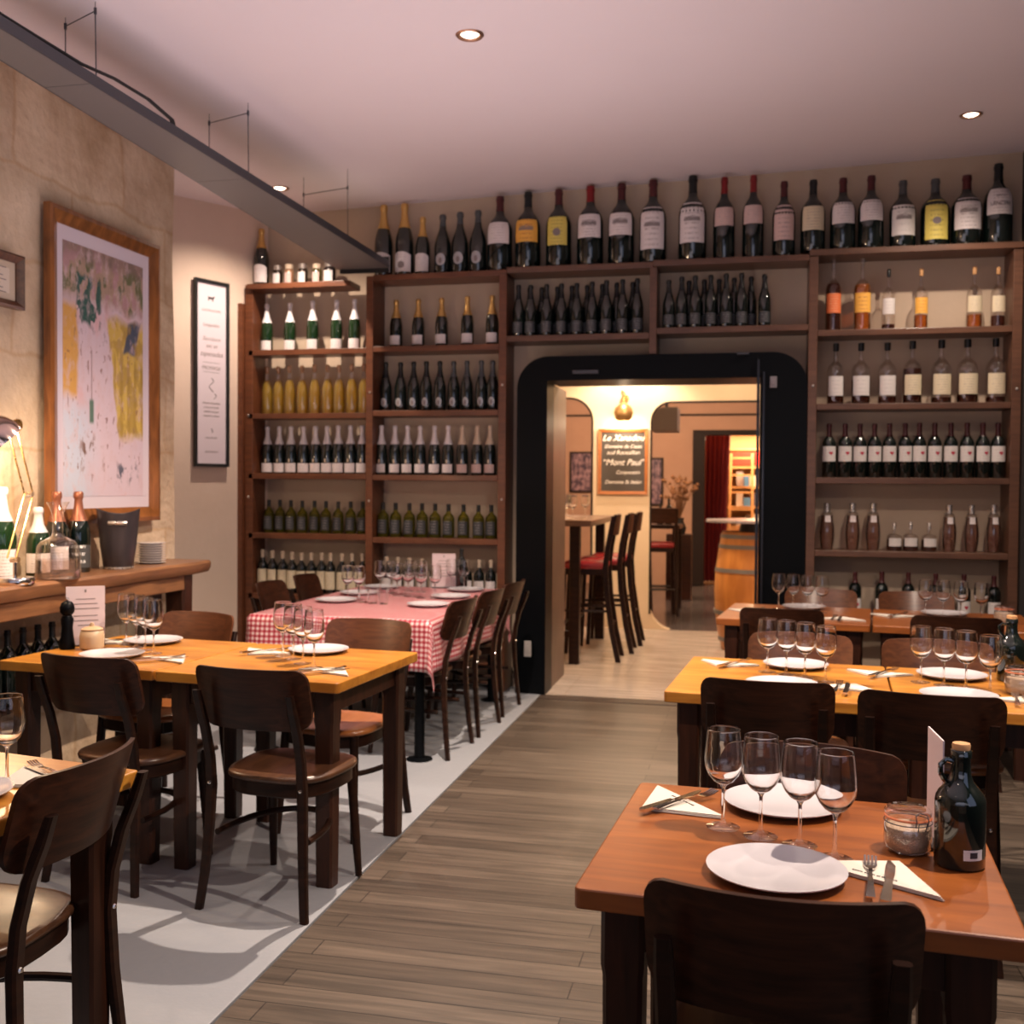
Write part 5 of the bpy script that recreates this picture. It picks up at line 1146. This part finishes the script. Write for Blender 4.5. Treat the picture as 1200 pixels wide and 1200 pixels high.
for (x, y, lb) in ((-1.12, 8.93, 'nearest'), (-1.06, 9.42, 'middle'), (-1.03, 9.90, 'farthest')): KT((x, y, .002), R(92), 'tall dark bar stool with red seat beyond the doorway, %s of three' % lb, 'bar stools')
# barrel table
t = thing('wine_barrel', 'upright oak wine barrel with metal hoops used as a table, beyond the doorway', 'barrel', (.085, 9.8, .002))
BAR = wood('barrel_oak', (.42, .15, .03), (.68, .29, .07), .4, (9, 9, 2), .2)
obj('staves', MB().lathe([(0, .02), (.29, .02), (.30, 0), (.335, .15), (.362, .35), (.370, .52), (.362, .70), (.335, .90), (.305, 1.06), (.29, 1.06), (.285, 1.03), (0, 1.03)], 40).mesh('staves', BAR, True, 40), t)
for z, r in ((.10, .327), (.34, .3655), (.72, .3640), (.93, .333), (1.02, .316)): obj('hoop', MB().lathe([(r, z-.018), (r+.004, z-.018), (r-.001 if z > .5 else r+.008, z+.018), (r-.004, z+.018)], 40).mesh('hoop', STEEL, True), t)
o = obj('barrel_tray', MB().loft([[(.48*math.cos(2*PI*k/8+.4), .48*math.sin(2*PI*k/8+.4), z) for k in range(8)] for z in (0, .025)]).mesh('barrel_tray', M('pale_metal', (.40, .37, .40), .3, .5)), None, (.085, 9.8, 1.145), 0, .004)
tag(o, 'pale octagonal tray top lying above the wine barrel', 'tray')
o = obj('tray_riser', MB().lathe([(0, 0), (.16, 0), (.14, .08), (0, .08)], 20).mesh('tray_riser', STEELD, True, 30), None, (.085, 9.8, 1.063)); tag(o, 'dark metal riser between the wine barrel and its tray', 'stand')
# far room furniture
t = thing('cafe_table', 'dark table seen through the right rounded opening', 'table', (-1.10, 12.6, 0))
obj('tabletop', MB().box((-.45, -.35, .98), (.35, .35, 1.02)).mesh('tabletop', DKP), t)
for x, y in ((-.40, -.3), (.30, -.3), (-.4, .3), (.3, .3)): obj('leg', MB().post([(x, y, 0), (x, y, .98)], .07, .07).mesh('leg', DK), t)
for i, (x, y, a) in enumerate([(-.95, 12.1, 10), (-1.30, 12.05, -5)]): KT((x, y, 0), R(a), 'dark high chair in the room behind the right opening, %s one' % ['right', 'left'][i], 'high chairs in the far room')
for i, (x, h_) in enumerate([(-1.15, .27), (-1.0, .25), (-.9, .30)]):
    o = bottle('bordeaux', h_, .08, BOT, None, (.8, FB)); o.location = (x, 12.6, 1.0205); tag(o, 'dark bottle on the far room table, %s of three' % ['left', 'middle', 'right'][i], 'bottle')
t = thing('dried_flower_vase', 'vase of dried brown flowers by the far salmon wall', 'flowers', (-.86, 14.0, 0))
obj('pedestal', MB().box((-.16, -.16, 0), (.16, .16, .85)).mesh('pedestal', DKP), t)
obj('vase', MB().lathe([(0, .851), (.07, .851), (.09, .93), (.05, 1.02), (.06, 1.06)], 18).mesh('vase', BLKM, True), t)
fm = MB()
for k in range(60):
    a = random.uniform(0, 6.3); q = random.uniform(.05, .26); hh = random.uniform(.25, .55); e_ = (q*math.cos(a), q*math.sin(a), 1.05+hh)
    fm.tube([(0, 0, 1.03), (e_[0]*.4, e_[1]*.4, 1.05+hh*.6), e_], .003, 4); fm.lathe([(0, -.022), (.024, 0), (.012, .028), (0, .03)], 6, Matrix.Translation(e_))
obj('flowers', fm.mesh('flowers', M('dried_flower_brown', (.22, .10, .04), .8)), t)
def flat_pic(x, y, z, w, h, label, m):
    t = thing('wall_painting', label, 'picture', (x, y, z))
    obj('frame', MB().box((-w/2, -.03, -h/2), (w/2, 0, h/2)).mesh('frame', BRNT), t, bevel=.004); obj('canvas', MB().box((-w/2+.03, -.035, -h/2+.03), (w/2-.03, -.031, h/2-.03)).mesh('canvas', m), t)
mm, n, l, b = nt('dark_abstract_canvas'); nz = n.new('ShaderNodeTexNoise'); nz.inputs['Scale'].default_value = 7; cr = n.new('ShaderNodeValToRGB'); cr.color_ramp.elements[0].color = (.05, .03, .06, 1); cr.color_ramp.elements[1].color = (.35, .22, .26, 1); cr.color_ramp.elements[0].position = .4; cr.color_ramp.elements[1].position = .62
l.new(nz.outputs[0], cr.inputs[0]); l.new(cr.outputs[0], b.inputs['Base Color'])
flat_pic(-1.36, Y3-.001, 1.54, .26, .72, 'dark purple abstract painting seen through the right opening', mm)
flat_pic(-2.42, Y3-.001, 1.68, .45, .62, 'dark abstract painting seen through the left opening', mm)
t = thing('air_conditioner', 'grey air conditioning unit high behind the right opening', 'air conditioner', (-.985, 13.0, 2.14))
obj('housing', MB().box((-.16, 0, 0), (.15, .5, .29)).mesh('housing', M('grey_housing', (.20, .19, .20), .5)), t, bevel=.01)
obj('hanger', MB().box((-.02, .2, .291), (.02, .24, HW-2.14)).mesh('hanger', STEELD), t)
# curtain, shelves, ladder
cu = []
for z in (.03, 1.1, 2.28): cu.append([(-.68+.42*k/30*(1-.10*(z < 2)), 16.5+.035*math.sin(k*1.25), z) for k in range(31)]+[(-.68+.42*k/30*(1-.10*(z < 2)), 16.52+.035*math.sin(k*1.25), z) for k in range(30, -1, -1)])
o = obj('curtain', MB().loft(cu).mesh('curtain', M('dark_red_velvet', (.16, .008, .012), .8), True, 60)); tag(o, 'dark red curtain hanging in the farthest opening', 'curtain')
t = thing('display_shelf', 'brightly lit shelves of goods in the farthest room', 'shelves', (.1, 18.2, 0))
wsh = wood('pale_shelf', (.45, .22, .08), (.6, .33, .13), .5)
for x in (-.62, .95): obj('upright', MB().box((x, -.2, 0), (x+.05, .3, 2.45)).mesh('upright', wsh), t)
for z in (.35, .75, 1.12, 1.45, 1.78, 2.08, 2.41): obj('shelf', MB().box((-.57, -.2, z), (.95, .3, z+.035)).mesh('shelf', wsh), t)
obj('red_panel', MB().box((-.35, -.19, 1.83), (.9, -.15, 2.05)).mesh('red_panel', M('bright_red', (.75, .03, .015), .5)), t)
cols = [(.1, .25, .5), (.5, .1, .08), (.6, .5, .4), (.12, .08, .06), (.35, .3, .3), (.6, .3, .1), (.08, .07, .09), (.5, .45, .42)]
CM = [M('goods_%d' % i, c, .5) for i, c in enumerate(cols)]
bx = MB().box((-.05, -.07, 0), (.05, .07, 1)).mesh('product_box', None); bx.materials.append(CM[0])
k = 0
for r_, z in enumerate((.785, 1.155, 1.485)):
    x = -.28; kk = 0
    while x < .85:
        w = random.choice((.09, .12, .15)); h_ = random.uniform(.14, .26)
        me = MB().box((0, 0, 0), (w-.012, .2, h_)).mesh('product_box', CM[random.randrange(8)]); o = obj('product_box', me, None, (.1+x, 18.05, z+.001)); k += 1
        kk += 1; tag(o, 'package on the %s lit far shelf, %s from its left end' % (['lowest', 'middle', 'upper'][r_], ORD[min(11, kk-1)]), 'package', 'goods on the far shelves'); x += w
t = thing('wooden_ladder', 'pale wooden ladder leaning on the lit shelves in the farthest room', 'ladder', (-.10, 17.75, 0), 0)
for s in (-1, 1): obj('rail', MB().post([(s*.19, -.25, 0), (s*.17, .0, 2.02)], .04, .06).mesh('rail', wsh), t)
for i in range(7): z = .25+i*.28; obj('rung', MB().box((-.18, -.25+z*.124-.025, z), (.18, -.25+z*.124+.025, z+.03)).mesh('rung', wsh), t)
